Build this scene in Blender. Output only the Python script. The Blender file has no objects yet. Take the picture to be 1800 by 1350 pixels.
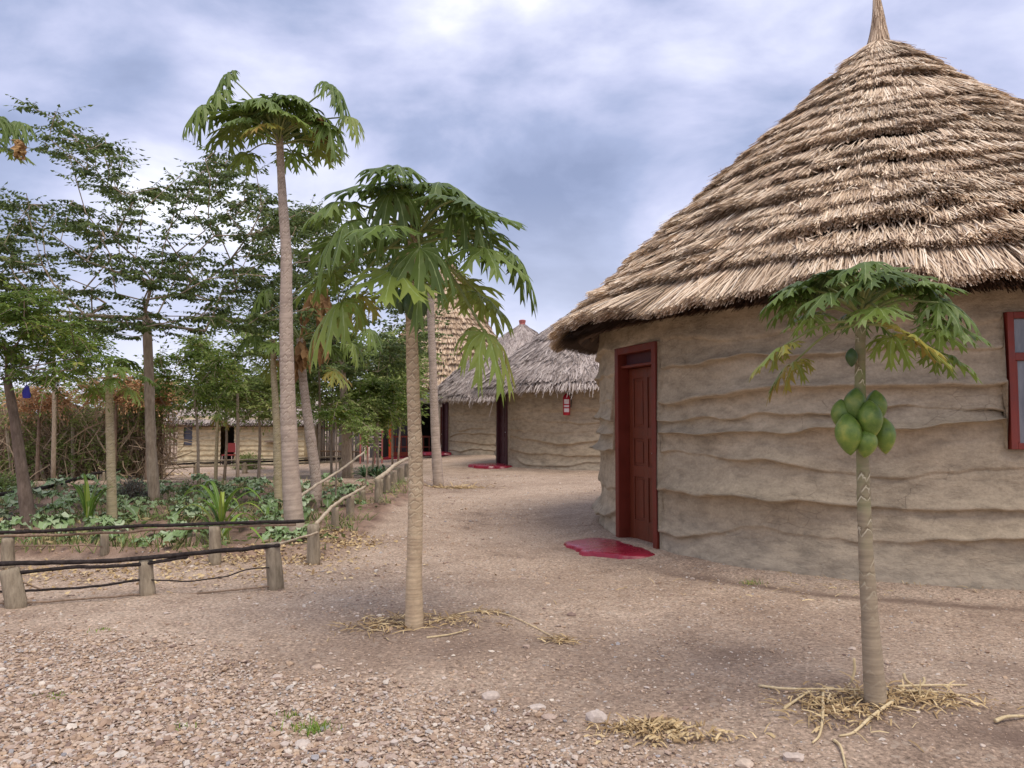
import bpy, math, random
import numpy as np
random.seed(7)
rng = np.random.default_rng(7)
S = bpy.context.scene
C = S.collection
R = math.radians

# ------------------------------------------------------------------ camera
FPX, PITCH, CAMZ = 1300.0, R(3.0), 1.3
cam = bpy.data.cameras.new('camera'); camo = bpy.data.objects.new('camera', cam); C.objects.link(camo)
cam.sensor_width = 36; cam.lens = FPX / 1800 * 36; cam.clip_end = 2000; cam.clip_start = .05
camo.location = (0, 0, CAMZ); camo.rotation_euler = (R(90) + PITCH, 0, 0)
S.camera = camo

# ------------------------------------------------------------------ world / sun
SUN_AZ, SUN_EL = R(150), R(64)          # azimuth clockwise from +Y: behind the camera, to the right
W = bpy.data.worlds.new('World'); S.world = W; W.use_nodes = True
def build_world():
    nt = W.node_tree; N = nt.nodes; L = nt.links; N.clear()
    def n(t, **k):
        o = N.new(t)
        for a, b in k.items(): setattr(o, a, b)
        return o
    def m(op, a, b=None, c=None):
        o = n('ShaderNodeMath', operation=op)
        for i, x in enumerate((a, b, c)):
            if x is None: continue
            if isinstance(x, (int, float)): o.inputs[i].default_value = x
            else: L.new(x, o.inputs[i])
        return o.outputs[0]
    out = n('ShaderNodeOutputWorld'); bg = n('ShaderNodeBackground'); L.new(bg.outputs[0], out.inputs[0])
    bg.inputs[1].default_value = .1
    sky = n('ShaderNodeTexSky', sky_type='NISHITA', sun_disc=False)
    sky.sun_elevation = SUN_EL; sky.sun_rotation = SUN_AZ; sky.dust_density = 2; sky.air_density = 1
    tc = n('ShaderNodeTexCoord'); sep = n('ShaderNodeSeparateXYZ'); L.new(tc.outputs['Generated'], sep.inputs[0])
    den = m('ADD', m('MAXIMUM', sep.outputs[2], 0.0), .42)
    cmb = n('ShaderNodeCombineXYZ'); L.new(m('DIVIDE', sep.outputs[0], den), cmb.inputs[0]); L.new(m('DIVIDE', sep.outputs[1], den), cmb.inputs[1])
    n1 = n('ShaderNodeTexNoise'); n1.inputs['Scale'].default_value = 2.9; n1.inputs['Detail'].default_value = 8; n1.inputs['Roughness'].default_value = .52; n1.inputs['Distortion'].default_value = .25
    mpg = n('ShaderNodeMapping'); mpg.inputs['Scale'].default_value = (1, 1, 1.9); mpg.inputs['Location'].default_value = (3.1, .7, 2.2); L.new(tc.outputs['Generated'], mpg.inputs[0]); L.new(mpg.outputs[0], n1.inputs['Vector'])
    n2 = n('ShaderNodeTexNoise'); n2.inputs['Scale'].default_value = 1.9; n2.inputs['Detail'].default_value = 3
    L.new(mpg.outputs[0], n2.inputs['Vector'])
    v = m('ADD', m('MULTIPLY', n1.outputs[0], 1.45), m('MULTIPLY', n2.outputs[0], .45)); v = m('ADD', v, -.325)
    # broad banks of bright and dark cloud, each at its own bearing and height in the sky
    def bank(px, py, rad, amp):
        nonlocal v
        dx, dv = (px - 900) / FPX, (675 - py) / FPX
        d = np.array([dx, math.cos(PITCH) - dv * math.sin(PITCH), math.sin(PITCH) + dv * math.cos(PITCH)]); d /= np.linalg.norm(d)
        dot = n('ShaderNodeVectorMath', operation='DOT_PRODUCT'); L.new(tc.outputs['Generated'], dot.inputs[0]); dot.inputs[1].default_value = d
        mr = n('ShaderNodeMapRange', interpolation_type='SMOOTHSTEP'); L.new(dot.outputs['Value'], mr.inputs[0])
        mr.inputs[1].default_value = math.cos(math.atan(rad / FPX)); mr.inputs[2].default_value = 1; mr.inputs[3].default_value = 0; mr.inputs[4].default_value = amp
        v = m('ADD', v, mr.outputs[0])
    for b in SKY_BANKS: bank(*b)
    cr = n('ShaderNodeValToRGB'); L.new(v, cr.inputs[0]); e = cr.color_ramp.elements
    e[0].position = .40; e[0].color = (.22, .26, .40, 1)
    e[1].position = .98; e[1].color = (.92, .92, .97, 1)
    for p, c in ((.53, (.30, .345, .51, 1)), (.66, (.45, .475, .65, 1)), (.80, (.62, .635, .77, 1))):
        x = e.new(p); x.color = c
    # whiter towards the horizon
    hz = n('ShaderNodeMapRange'); L.new(sep.outputs[2], hz.inputs[0]); hz.inputs[1].default_value = -.02; hz.inputs[2].default_value = .30; hz.inputs[3].default_value = .6; hz.inputs[4].default_value = 0
    mx = n('ShaderNodeMix', data_type='RGBA'); L.new(hz.outputs[0], mx.inputs[0]); L.new(cr.outputs[0], mx.inputs[6]); mx.inputs[7].default_value = (.76, .76, .88, 1)
    sc = n('ShaderNodeVectorMath', operation='SCALE'); L.new(mx.outputs[2], sc.inputs[0]); sc.inputs['Scale'].default_value = 8.3
    m2 = n('ShaderNodeMix', data_type='RGBA'); m2.inputs[0].default_value = .90
    L.new(sky.outputs[0], m2.inputs[6]); L.new(sc.outputs[0], m2.inputs[7]); L.new(m2.outputs[2], bg.inputs[0])
SKY_BANKS = [(880, 40, 260, .12), (1000, 10, 120, .05), (800, 230, 230, -.13), (950, 430, 170, -.16), (600, 120, 260, .06), (420, 10, 260, -.06), (250, 120, 380, .02),
             (60, 60, 220, -.12), (700, 470, 200, .12), (1250, 130, 330, -.09), (1210, 320, 130, .10), (900, 560, 170, .10), (1740, 110, 240, .08), (300, 300, 300, .05), (-200, 400, 500, .04)]
build_world()
sd = bpy.data.lights.new('sun', 'SUN'); so = bpy.data.objects.new('sun', sd); C.objects.link(so)
sd.energy = 1.5; sd.angle = R(38); sd.color = (1, .90, .77)
so.rotation_euler = (R(90) - SUN_EL, 0, -SUN_AZ + R(180)); so.location = (0, -5, 20)
# sun vector check: the lamp shines along its -Z, so +Z must point at the sun
sv = np.array([math.sin(SUN_AZ) * math.cos(SUN_EL), math.cos(SUN_AZ) * math.cos(SUN_EL), math.sin(SUN_EL)])
from mathutils import Vector
so.rotation_euler = Vector(sv).to_track_quat('Z', 'Y').to_euler()
S.view_settings.view_transform = 'Standard'; S.view_settings.look = 'None'; S.view_settings.exposure = 0.85; S.view_settings.gamma = 1

# ------------------------------------------------------------------ numeric helpers
def h3(ix, iy, iz, seed):
    with np.errstate(over='ignore'):
        n = (ix.astype(np.int64) * 374761393 + iy.astype(np.int64) * 668265263 + iz.astype(np.int64) * 2147483647 + seed * 1274126177) & 0xFFFFFFFF
        n = ((n ^ (n >> 13)) * 1274126177) & 0xFFFFFFFF
        n = (n ^ (n >> 16)) & 0xFFFFFF
    return n / float(0xFFFFFF)
def vn(x, y=0., z=0., seed=0):
    x, y, z = np.broadcast_arrays(np.asarray(x, float), np.asarray(y, float), np.asarray(z, float))
    ix, iy, iz = np.floor(x), np.floor(y), np.floor(z); fx, fy, fz = x - ix, y - iy, z - iz
    fx, fy, fz = [f * f * (3 - 2 * f) for f in (fx, fy, fz)]
    r = 0
    for a in (0, 1):
        for b in (0, 1):
            for c in (0, 1):
                r = r + h3(ix + a, iy + b, iz + c, seed) * (fx if a else 1 - fx) * (fy if b else 1 - fy) * (fz if c else 1 - fz)
    return r
def fbm(x, y=0., z=0., seed=0, o=4):
    x, y, z = np.asarray(x, float), np.asarray(y, float), np.asarray(z, float)
    r, a, t = 0, 1., 0.
    for i in range(o):
        r = r + a * (vn(x, y, z, seed + i) - .5); t += a; a *= .5; x, y, z = x * 2.03, y * 2.03, z * 2.03
    return r / t * 2
def ss(a, b, x):
    t = np.clip((np.asarray(x, float) - a) / (b - a), 0, 1); return t * t * (3 - 2 * t)
H1 = (4.56, 8.98); RW = 3.45
def gh(x, y):
    x, y = np.asarray(x, float), np.asarray(y, float)
    h = .035 * fbm(x * .45, y * .45, seed=3) + .012 * fbm(x * 2.2, y * 2.2, seed=9, o=3)
    h = h - .32 * ss(13, 24, y) * ss(-1, -6, x)
    for cx, cy in (H1, (3.0, 23.0), (.5, 32.2)):
        d = np.hypot(x - cx, y - cy) - RW
        h = h + .05 * (1 - ss(.05, .5, d)) * (d > -1.5)
    bed = ss(-1.55, -1.9, x - .0) * ss(7.1, 7.4, y) * (1 - ss(17, 18, y))
    h = h + bed * (.05 + .045 * np.sin(y * 7.0 + .8 * np.sin(x * 1.3)) + .03 * fbm(x * 5, y * 5, seed=21))
    for (bx, by, a, r) in ((-.66, 4.75, .05, .5), (1.56, 3.45, .04, .45)):
        h = h + a * np.exp(-((x - bx) ** 2 + (y - by) ** 2) / (r * r))
    return h
def ray(px, py):
    dx, dv = (px - 900) / FPX, (675 - py) / FPX
    return np.array([dx, math.cos(PITCH) - dv * math.sin(PITCH), math.sin(PITCH) + dv * math.cos(PITCH)])
def at(px, py, Y):
    d = ray(px, py); p = d / d[1] * Y; p[2] += CAMZ; return p
def gp(px, py):
    d = ray(px, py); z = 0.
    for _ in range(6):
        k = (z - CAMZ) / d[2]; p = d * k; z = float(gh(p[0], p[1]))
    return np.array([p[0], p[1], z])
def on(x, y, dz=0.): return np.array([x, y, float(gh(x, y)) + dz])

# ------------------------------------------------------------------ mesh helpers
class Acc:
    def __init__(s): s.V = []; s.Q = []; s.T = []; s.r = []; s.v = []; s.tc = []; s.n = 0
    def add(s, V, quads=None, tris=None, rnd=0., v=0., tc=None):
        V = np.asarray(V, float).reshape(-1, 3); k = len(V)
        s.V.append(V)
        if quads is not None and len(quads): s.Q.append(np.asarray(quads, np.int64).reshape(-1, 4) + s.n)
        if tris is not None and len(tris): s.T.append(np.asarray(tris, np.int64).reshape(-1, 3) + s.n)
        s.r.append(np.broadcast_to(np.asarray(rnd, float), (k,))); s.v.append(np.broadcast_to(np.asarray(v, float), (k,)))
        s.tc.append(np.zeros((k, 3)) if tc is None else np.asarray(tc, float).reshape(-1, 3))
        s.n += k; return s
    def obj(s, name, mat, parent=None, smooth=False, loc=None):
        V = np.concatenate(s.V); off = np.zeros(3)
        if parent is not None:
            p = parent
            while p.parent: p = p.parent
            off = np.array(p.location)
        if loc is not None: off = np.array(loc)
        V = V - off
        me = bpy.data.meshes.new(name)
        Q = np.concatenate(s.Q) if s.Q else np.zeros((0, 4), np.int64); T = np.concatenate(s.T) if s.T else np.zeros((0, 3), np.int64)
        me.vertices.add(len(V)); me.vertices.foreach_set('co', V.astype(np.float32).ravel())
        li = np.concatenate([Q.ravel(), T.ravel()]).astype(np.int32)
        me.loops.add(len(li)); me.loops.foreach_set('vertex_index', li)
        st = np.concatenate([np.arange(len(Q)) * 4, len(Q) * 4 + np.arange(len(T)) * 3]).astype(np.int32)
        me.polygons.add(len(st)); me.polygons.foreach_set('loop_start', st)
        me.update(calc_edges=True)
        me.polygons.foreach_set('use_smooth', np.full(len(st), smooth))
        for nm, d in (('rnd', s.r), ('vv', s.v)):
            a = me.attributes.new(nm, 'FLOAT', 'POINT'); a.data.foreach_set('value', np.concatenate(d).astype(np.float32))
        tcv = np.concatenate(s.tc)
        if np.any(tcv):
            a = me.attributes.new('tc', 'FLOAT_VECTOR', 'POINT'); a.data.foreach_set('vector', tcv.astype(np.float32).ravel())
        me.materials.append(mat); me.update()
        o = bpy.data.objects.new(name, me); C.objects.link(o)
        if parent is not None: o.parent = parent
        elif loc is not None: o.location = loc
        return o
def tag(o, label=None, cat=None, group=None, kind=None):
    if label: o['label'] = label
    if cat: o['category'] = cat
    if group: o['group'] = group
    if kind: o['kind'] = kind
    return o
def thing(name, label, cat, loc, group=None):
    o = bpy.data.objects.new(name, None); C.objects.link(o); o.location = [float(c) for c in loc]; o.empty_display_size = .1
    return tag(o, label, cat, group)
def nrm(v):
    v = np.asarray(v, float); l = np.linalg.norm(v, axis=-1, keepdims=True); return v / np.where(l < 1e-9, 1, l)
def catmull(P, n):
    P = np.asarray(P, float)
    if len(P) < 3: t = np.linspace(0, 1, n)[:, None]; return P[0] * (1 - t) + P[-1] * t
    Q = np.vstack([2 * P[0] - P[1], P, 2 * P[-1] - P[-2]]); out = []; m = len(P) - 1
    for u in np.linspace(0, m, n):
        i = min(int(u), m - 1); t = u - i; a, b, c, d = Q[i:i + 4]
        out.append(.5 * ((2 * b) + (c - a) * t + (2 * a - 5 * b + 4 * c - d) * t * t + (3 * b - a - 3 * c + d) * t ** 3))
    return np.array(out)
def tube(acc, P, rad, seg=10, rnd=0., wob=0., seed=0, ring=None, cap=True, v=0.):
    P = np.asarray(P, float); n = len(P); rad = np.broadcast_to(np.asarray(rad, float), (n,))
    T = np.gradient(P, axis=0); T = nrm(T)
    ref = np.array([0, 0, 1.]) if abs(T[:, 2]).mean() < .8 else np.array([0, 1., 0])
    U = nrm(np.cross(T, ref)); B = np.cross(T, U)
    a = np.arange(seg) / seg * 2 * np.pi
    ln = np.concatenate([[0], np.cumsum(np.linalg.norm(np.diff(P, axis=0), axis=1))])
    rr = rad[:, None] * np.ones(seg)
    if wob: rr = rr * (1 + wob * fbm(np.cos(a)[None] * 1.3 + seed * 7, np.sin(a)[None] * 1.3, ln[:, None] / (rad.mean() * 4), seed=seed, o=3))
    if ring is not None: rr = rr + ring(a[None, :], ln[:, None])
    V = P[:, None] + rr[..., None] * (np.cos(a)[None, :, None] * U[:, None] + np.sin(a)[None, :, None] * B[:, None])
    tc = np.stack([np.broadcast_to(np.cos(a), (n, seg)) * rad[:, None], np.broadcast_to(np.sin(a), (n, seg)) * rad[:, None], np.broadcast_to(ln[:, None], (n, seg))], -1)
    i = np.arange(n - 1)[:, None]; j = np.arange(seg)[None]; j2 = (j + 1) % seg
    Q = np.stack([i * seg + j, i * seg + j2, (i + 1) * seg + j2, (i + 1) * seg + j], -1).reshape(-1, 4)
    V = V.reshape(-1, 3); tc = tc.reshape(-1, 3); tr = []
    if cap:
        V = np.vstack([V, P[:1], P[-1:]]); tc = np.vstack([tc, [[0, 0, ln[0]]], [[0, 0, ln[-1]]]]); b = n * seg
        jj = np.arange(seg)
        tr = np.vstack([np.stack([np.full(seg, b), (jj + 1) % seg, jj], -1), np.stack([np.full(seg, b + 1), (n - 1) * seg + jj, (n - 1) * seg + (jj + 1) % seg], -1)])
    acc.add(V, Q, tr if cap else None, rnd, v, tc); return acc
BQ = [[0, 3, 2, 1], [4, 5, 6, 7], [0, 1, 5, 4], [1, 2, 6, 5], [2, 3, 7, 6], [3, 0, 4, 7]]
class Frame:            # a local frame: u along, n outward, z up
    def __init__(s, o, u, n): s.o = np.array(o, float); s.u = np.array(u, float); s.n = np.array(n, float); s.z = np.array([0, 0, 1.])
    def p(s, u, n, z): return s.o + s.u * u + s.n * n + s.z * z
    def box(s, acc, u0, u1, n0, n1, z0, z1, rnd=0., v=0.):
        P = [s.p(*c) for c in ((u0, n0, z0), (u1, n0, z0), (u1, n1, z0), (u0, n1, z0), (u0, n0, z1), (u1, n0, z1), (u1, n1, z1), (u0, n1, z1))]
        acc.add(P, BQ, None, rnd, v); return acc
def bevel(o, w=.004):
    m = o.modifiers.new('bevel', 'BEVEL'); m.width = w; m.segments = 2; m.limit_method = 'ANGLE'; return o
def ribbons(acc, P0, P1, P2, Wd, w, rnd, tw=.6):
    """bent straws: base, middle, tip; Wd unit width vectors, w width"""
    n = len(P0); w = np.broadcast_to(np.asarray(w, float), (n,))[:, None] * .5
    V = np.stack([P0 - Wd * w, P0 + Wd * w, P1 - Wd * w, P1 + Wd * w, P2 - Wd * w * tw, P2 + Wd * w * tw], 1)
    b = (np.arange(n) * 6)[:, None]
    Q = np.concatenate([b + np.array([[0, 1, 3, 2]]), b + np.array([[2, 3, 5, 4]])])
    vv = np.tile([0, 0, .5, .5, 1, 1], n)
    acc.add(V.reshape(-1, 3), Q, None, np.repeat(rnd, 6), vv)
def leaves(acc, B, D, L, Wd, rnd, up=None, fold=.25):
    """leaflets: base points B, directions D, length L, width Wd"""
    n = len(B); D = nrm(D)
    if up is None: up = nrm(rng.normal(size=(n, 3)) * .5 + np.array([0, 0, 1.]))
    Sd = nrm(np.cross(D, up)); Nn = np.cross(Sd, D)
    L = np.broadcast_to(L, (n,))[:, None]; Wd = np.broadcast_to(Wd, (n,))[:, None]
    V = np.stack([B, B + D * L * .45 - Sd * Wd * .5 - Nn * Wd * fold, B + D * L - Nn * L * .12, B + D * L * .45 + Sd * Wd * .5 - Nn * Wd * fold, B + D * L * .45], 1)
    b = (np.arange(n) * 5)[:, None]
    T = np.concatenate([b + np.array([[0, 4, 1]]), b + np.array([[1, 4, 2]]), b + np.array([[2, 4, 3]]), b + np.array([[3, 4, 0]])])
    acc.add(V.reshape(-1, 3), None, T, np.repeat(rnd, 5), np.tile([1, 0, .6, 0, 1.], n))

# ------------------------------------------------------------------ materials
class NB:
    def __init__(s, name):
        s.m = bpy.data.materials.new(name); s.m.use_nodes = True; s.nt = s.m.node_tree; s.N = s.nt.nodes; s.L = s.nt.links
        s.b = s.N['Principled BSDF']; s.out = s.N['Material Output']
    def n(s, t, **k):
        o = s.N.new(t)
        for a, b in k.items(): setattr(o, a, b)
        return o
    def set(s, o, i, x):
        if hasattr(x, 'is_output'): s.L.new(x, o.inputs[i])
        else: o.inputs[i].default_value = x
    def math(s, op, a, b=0.):
        o = s.n('ShaderNodeMath', operation=op); s.set(o, 0, a); s.set(o, 1, b); return o.outputs[0]
    def attr(s, nm, out='Fac'): o = s.n('ShaderNodeAttribute', attribute_name=nm); return o.outputs[out]
    def obj(s): return s.n('ShaderNodeTexCoord').outputs['Object']
    def map(s, vec, sc): o = s.n('ShaderNodeMapping'); s.L.new(vec, o.inputs[0]); o.inputs['Scale'].default_value = sc; return o.outputs[0]
    def noise(s, vec, sc, det=5, rough=.55, dist=0.):
        o = s.n('ShaderNodeTexNoise'); s.L.new(vec, o.inputs['Vector']); o.inputs['Scale'].default_value = sc; o.inputs['Detail'].default_value = det
        o.inputs['Roughness'].default_value = rough; o.inputs['Distortion'].default_value = dist; return o.outputs[0]
    def vor(s, vec, sc, feat='F1', out='Distance'):
        o = s.n('ShaderNodeTexVoronoi', feature=feat); s.L.new(vec, o.inputs['Vector']); o.inputs['Scale'].default_value = sc; return o.outputs[out]
    def ramp(s, f, stops, interp='LINEAR'):
        o = s.n('ShaderNodeValToRGB'); s.L.new(f, o.inputs[0]); e = o.color_ramp.elements; o.color_ramp.interpolation = interp
        while len(e) > len(stops): e.remove(e[-1])
        while len(e) < len(stops): e.new(.5)
        for x, (p, c) in zip(e, stops):
            x.position = p; x.color = (*c, 1) if hasattr(c, '__len__') else (c, c, c, 1)
        return o.outputs[0]
    def mix(s, f, a, b, bt='MIX'):
        o = s.n('ShaderNodeMix', data_type='RGBA', blend_type=bt); s.set(o, 0, f)
        for i, x in ((6, a), (7, b)):
            if hasattr(x, 'is_output'): s.L.new(x, o.inputs[i])
            else: o.inputs[i].default_value = (*x, 1)
        return o.outputs[2]
    def col(s, c):
        if hasattr(c, 'is_output'): s.L.new(c, s.b.inputs['Base Color'])
        else: s.b.inputs['Base Color'].default_value = (*c, 1)
    def rough(s, r):
        s.set(s.b, 'Roughness', r)
    def bump(s, h, strength=.5, dist=.01):
        o = s.n('ShaderNodeBump'); s.L.new(h, o.inputs['Height']); o.inputs['Strength'].default_value = strength; o.inputs['Distance'].default_value = dist
        s.L.new(o.outputs[0], s.b.inputs['Normal'])
    def translucent(s, c, f):
        t = s.n('ShaderNodeBsdfTranslucent'); mx = s.n('ShaderNodeMixShader'); mx.inputs[0].default_value = f
        if hasattr(c, 'is_output'): s.L.new(c, t.inputs[0])
        else: t.inputs[0].default_value = (*c, 1)
        s.L.new(s.b.outputs[0], mx.inputs[1]); s.L.new(t.outputs[0], mx.inputs[2]); s.L.new(mx.outputs[0], s.out.inputs[0])
def spec(b, v): b.b.inputs['Specular IOR Level'].default_value = v
M = {}
def mat_ground():
    b = NB('ground_dirt'); o = b.obj(); g = b.attr('vv'); bedm = b.attr('rnd')
    big = b.noise(o, .55, 6, .6, .3); mid = b.noise(o, 3.2, 6, .62); fine = b.noise(o, 48, 5, .75); gr = b.vor(o, 75, out='Color'); gr2 = b.vor(o, 34, out='Color')
    base = b.ramp(b.math('ADD', b.math('MULTIPLY', big, .6), b.math('MULTIPLY', mid, .5)), [(.36, (.26, .185, .135)), (.48, (.405, .298, .218)), (.60, (.49, .37, .275)), (.75, (.58, .455, .345))])
    base = b.mix(.85, base, b.ramp(b.math('MULTIPLY', fine, 1.), [(.28, .15), (.5, .95), (.72, 1.55)]), 'MULTIPLY')
    sep = b.n('ShaderNodeSeparateColor'); b.L.new(gr, sep.inputs[0]); sep2 = b.n('ShaderNodeSeparateColor'); b.L.new(gr2, sep2.inputs[0])
    base = b.mix(.55, base, b.ramp(sep.outputs[0], [(0, .55), (.5, .95), (.9, 1.25), (1, 1.7)]), 'MULTIPLY')
    base = b.mix(b.ramp(sep2.outputs[1], [(.90, 0.), (.95, .45)]), base, (.52, .43, .34))
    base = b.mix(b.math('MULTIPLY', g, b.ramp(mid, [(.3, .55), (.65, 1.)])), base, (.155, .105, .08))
    base = b.mix(bedm, base, b.ramp(mid, [(.35, (.17, .11, .08)), (.6, (.36, .245, .18))]))
    b.col(base); b.rough(.95); spec(b, .15)
    hh = b.math('ADD', b.math('MULTIPLY', fine, 1.), b.math('ADD', b.math('MULTIPLY', sep.outputs[0], .45), b.math('MULTIPLY', mid, .6)))
    b.bump(hh, .9, .012); return b.m
def mat_stone(nm='gravel_stone'):
    b = NB(nm); r = b.attr('rnd'); o = b.obj()
    c = b.ramp(r, [(0, (.24, .17, .14)), (.12, (.36, .25, .18)), (.35, (.50, .36, .24)), (.5, (.42, .32, .26)), (.68, (.58, .45, .335)), (.82, (.52, .44, .38)), (.94, (.66, .58, .48)), (1, (.30, .29, .30))])
    c = b.mix(.5, c, b.ramp(b.noise(o, 60, 4), [(.3, .6), (.7, 1.25)]), 'MULTIPLY')
    b.col(c); b.rough(.85); spec(b, .25); b.bump(b.noise(o, 120, 4), .35, .004); return b.m
def mat_thatch(nm, stops, grey=0):
    b = NB(nm); r = b.attr('rnd'); v = b.attr('vv'); o = b.obj()
    c = b.ramp(r, stops)
    c = b.mix(.6, c, b.ramp(b.noise(o, 1.3, 4, .6), [(.35, .72), (.62, 1.12)]), 'MULTIPLY')
    b.col(c); b.rough(.8); spec(b, .2); return b.m
def mat_mud(nm, tone=1., grey=0.):
    b = NB(nm); o = b.obj(); st = b.map(o, (1, 1, 2.2))
    n1 = b.noise(o, .9, 6, .6); n2 = b.noise(st, 6, 6, .65); n3 = b.noise(o, 45, 5, .7)
    c = b.ramp(n1, [(.34, (.385, .315, .22)), (.5, (.45, .365, .255)), (.66, (.50, .41, .29))])
    c = b.mix(.7, c, b.ramp(n2, [(.3, .55), (.52, 1.), (.75, 1.3)]), 'MULTIPLY')
    c = b.mix(.6, c, b.ramp(n3, [(.3, .72), (.7, 1.2)]), 'MULTIPLY')
    # splash-back from rain: greyer, paler dirt low on the wall
    z = b.n('ShaderNodeSeparateXYZ'); b.L.new(o, z.inputs[0])
    low = b.math('MULTIPLY', b.ramp(b.math('ADD', z.outputs[2], b.math('MULTIPLY', n2, .35)), [(.18, 1.), (.62, 0.)]), .65)
    c = b.mix(low, c, b.ramp(n2, [(.35, (.27, .24, .19)), (.6, (.42, .37, .295))]))
    # fine cracks
    cr = b.vor(b.map(b.mixvec(o, b) if hasattr(b, 'mixvec') else o, (1, 1, 1.6)), 5.5, 'DISTANCE_TO_EDGE')
    ck = b.math('MULTIPLY', b.ramp(cr, [(0, 1.), (.012, 0.)]), b.ramp(b.noise(o, 2.2, 3), [(.52, 0.), (.62, .5)]))
    c = b.mix(ck, c, (.16, .12, .09))
    c = b.mix(1., c, (tone, tone * (1 - .02 * grey), tone * (1 + .06 * grey)), 'MULTIPLY')
    b.col(c); b.rough(.95); spec(b, .12)
    b.bump(b.math('ADD', b.math('MULTIPLY', n2, 1.2), b.math('ADD', b.math('MULTIPLY', n3, .35), b.math('MULTIPLY', ck, -.5))), .8, .02); return b.m
def mat_paint(nm, c, rough=.35, dirt=.35, sc=7):
    b = NB(nm); o = b.obj(); n1 = b.noise(o, sc, 6, .65); n2 = b.noise(b.map(o, (1, 1, .15)), sc * 4, 4, .6)
    k = b.mix(dirt, c, b.ramp(n1, [(.3, .55), (.7, 1.3)]), 'MULTIPLY')
    k = b.mix(.25, k, b.ramp(n2, [(.35, .7), (.65, 1.2)]), 'MULTIPLY')
    b.col(k); b.rough(b.ramp(n1, [(.3, rough), (.7, min(1, rough + .25))])); b.bump(n2, .25, .004); return b.m
def mat_trunk(nm, c0, c1, scar, green=None, rs=70, scars=True, cs=(4., 20., 1.)):
    b = NB(nm); t = b.attr('tc', 'Vector'); o = b.obj()
    rings = b.noise(b.map(t, (3, 3, rs)), 1., 4, .6); mott = b.noise(t, 9, 5, .65)
    c = b.mix(b.ramp(mott, [(.35, 0.), (.65, 1.)]), c0, c1)
    c = b.mix(.7, c, b.ramp(rings, [(.3, .6), (.5, .95), (.7, 1.25)]), 'MULTIPLY')
    h = b.math('MULTIPLY', rings, 1.)
    if green is not None:
        g = b.attr('vv'); c = b.mix(b.math('MULTIPLY', g, b.ramp(mott, [(.35, .15), (.65, .9)])), c, green)
    if scars:
        # staggered diamond-shaped leaf scars wound round the trunk; cs = (number around, rows per metre, share drawn)
        nn, kk, share = cs; sp_ = b.n('ShaderNodeSeparateXYZ'); b.L.new(t, sp_.inputs[0]); wob = b.math('MULTIPLY', b.math('SUBTRACT', b.noise(t, 26, 4), .5), 1.5)
        row0 = b.math('ADD', b.math('MULTIPLY', sp_.outputs[2], kk), wob); row = b.math('FLOOR', row0); par = b.math('MULTIPLY', b.math('MODULO', row, 2.), .5)
        u = b.math('ADD', b.math('ADD', b.math('MULTIPLY', b.math('ARCTAN2', sp_.outputs[1], sp_.outputs[0]), nn / 6.28318), 40.), b.math('ADD', par, b.math('MULTIPLY', wob, .6)))
        fu = b.math('MULTIPLY', b.math('ABSOLUTE', b.math('SUBTRACT', b.math('FRACT', u), .5)), 2.); fv = b.math('FRACT', row0)
        dv_ = b.math('ADD', fv, b.math('MULTIPLY', fu, .55))        # V-shaped line
        line = b.ramp(dv_, [(.42, 0.), (.52, 1.), (.62, 1.), (.70, 0.)]); dk = b.ramp(dv_, [(.66, 0.), (.76, 1.), (.92, .6), (1., 0.)])
        wn = b.n('ShaderNodeTexWhiteNoise', noise_dimensions='2D'); cb = b.n('ShaderNodeCombineXYZ'); b.L.new(b.math('FLOOR', u), cb.inputs[0]); b.L.new(row, cb.inputs[1]); b.L.new(cb.outputs[0], wn.inputs['Vector'])
        draw = b.math('LESS_THAN', wn.outputs['Value'], share)
        msk = b.math('MULTIPLY', b.math('MULTIPLY', b.ramp(b.attr('vv'), [(.0, .12), (.3, .9)]), draw), b.ramp(fu, [(.55, 1.), (.95, .35)]))
        c = b.mix(b.math('MULTIPLY', line, b.math('MULTIPLY', msk, .78)), c, scar); c = b.mix(b.math('MULTIPLY', dk, b.math('MULTIPLY', msk, .55)), c, (.17, .12, .075))
        h = b.math('ADD', h, b.math('MULTIPLY', b.math('SUBTRACT', line, dk), b.math('MULTIPLY', msk, .8)))
    b.col(c); b.rough(.85); spec(b, .2); b.bump(h, .55, .006); return b.m
def mat_bark(nm, c0, c1):
    b = NB(nm); t = b.obj(); n1 = b.noise(b.map(t, (1, 1, .25)), 30, 6, .7); n2 = b.noise(t, 5, 4)
    c = b.ramp(n1, [(.3, c0), (.7, c1)]); c = b.mix(.6, c, b.ramp(n2, [(.3, .7), (.7, 1.2)]), 'MULTIPLY')
    b.col(c); b.rough(.9); spec(b, .15); b.bump(n1, .8, .01); return b.m
def mat_leaf(nm, stops, vein=None, tr=.22, rough=.5, vs=(.90, .97)):
    b = NB(nm); r = b.attr('rnd'); v = b.attr('vv'); o = b.obj()
    c = b.ramp(r, stops)
    c = b.mix(.45, c, b.ramp(b.noise(o, 5, 4, .6), [(.3, .65), (.7, 1.3)]), 'MULTIPLY')
    if vein is not None: c = b.mix(b.ramp(v, [(vs[0], 0.), (vs[1], 1.)]), c, vein)
    b.col(c); b.rough(rough); spec(b, .3); b.translucent(c, tr); return b.m
PG = [(0, (.055, .090, .022)), (.35, (.125, .185, .036)), (.62, (.20, .27, .05)), (.78, (.24, .29, .06)), (.90, (.38, .31, .06)), (1, (.27, .13, .05))]
M['ground'] = mat_ground(); M['stone'] = mat_stone()
M['thatch'] = mat_thatch('straw_thatch', [(0, (.12, .072, .046)), (.2, (.28, .19, .125)), (.42, (.60, .45, .31)), (.70, (.82, .66, .48)), (1, (.97, .88, .72))])
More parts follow.
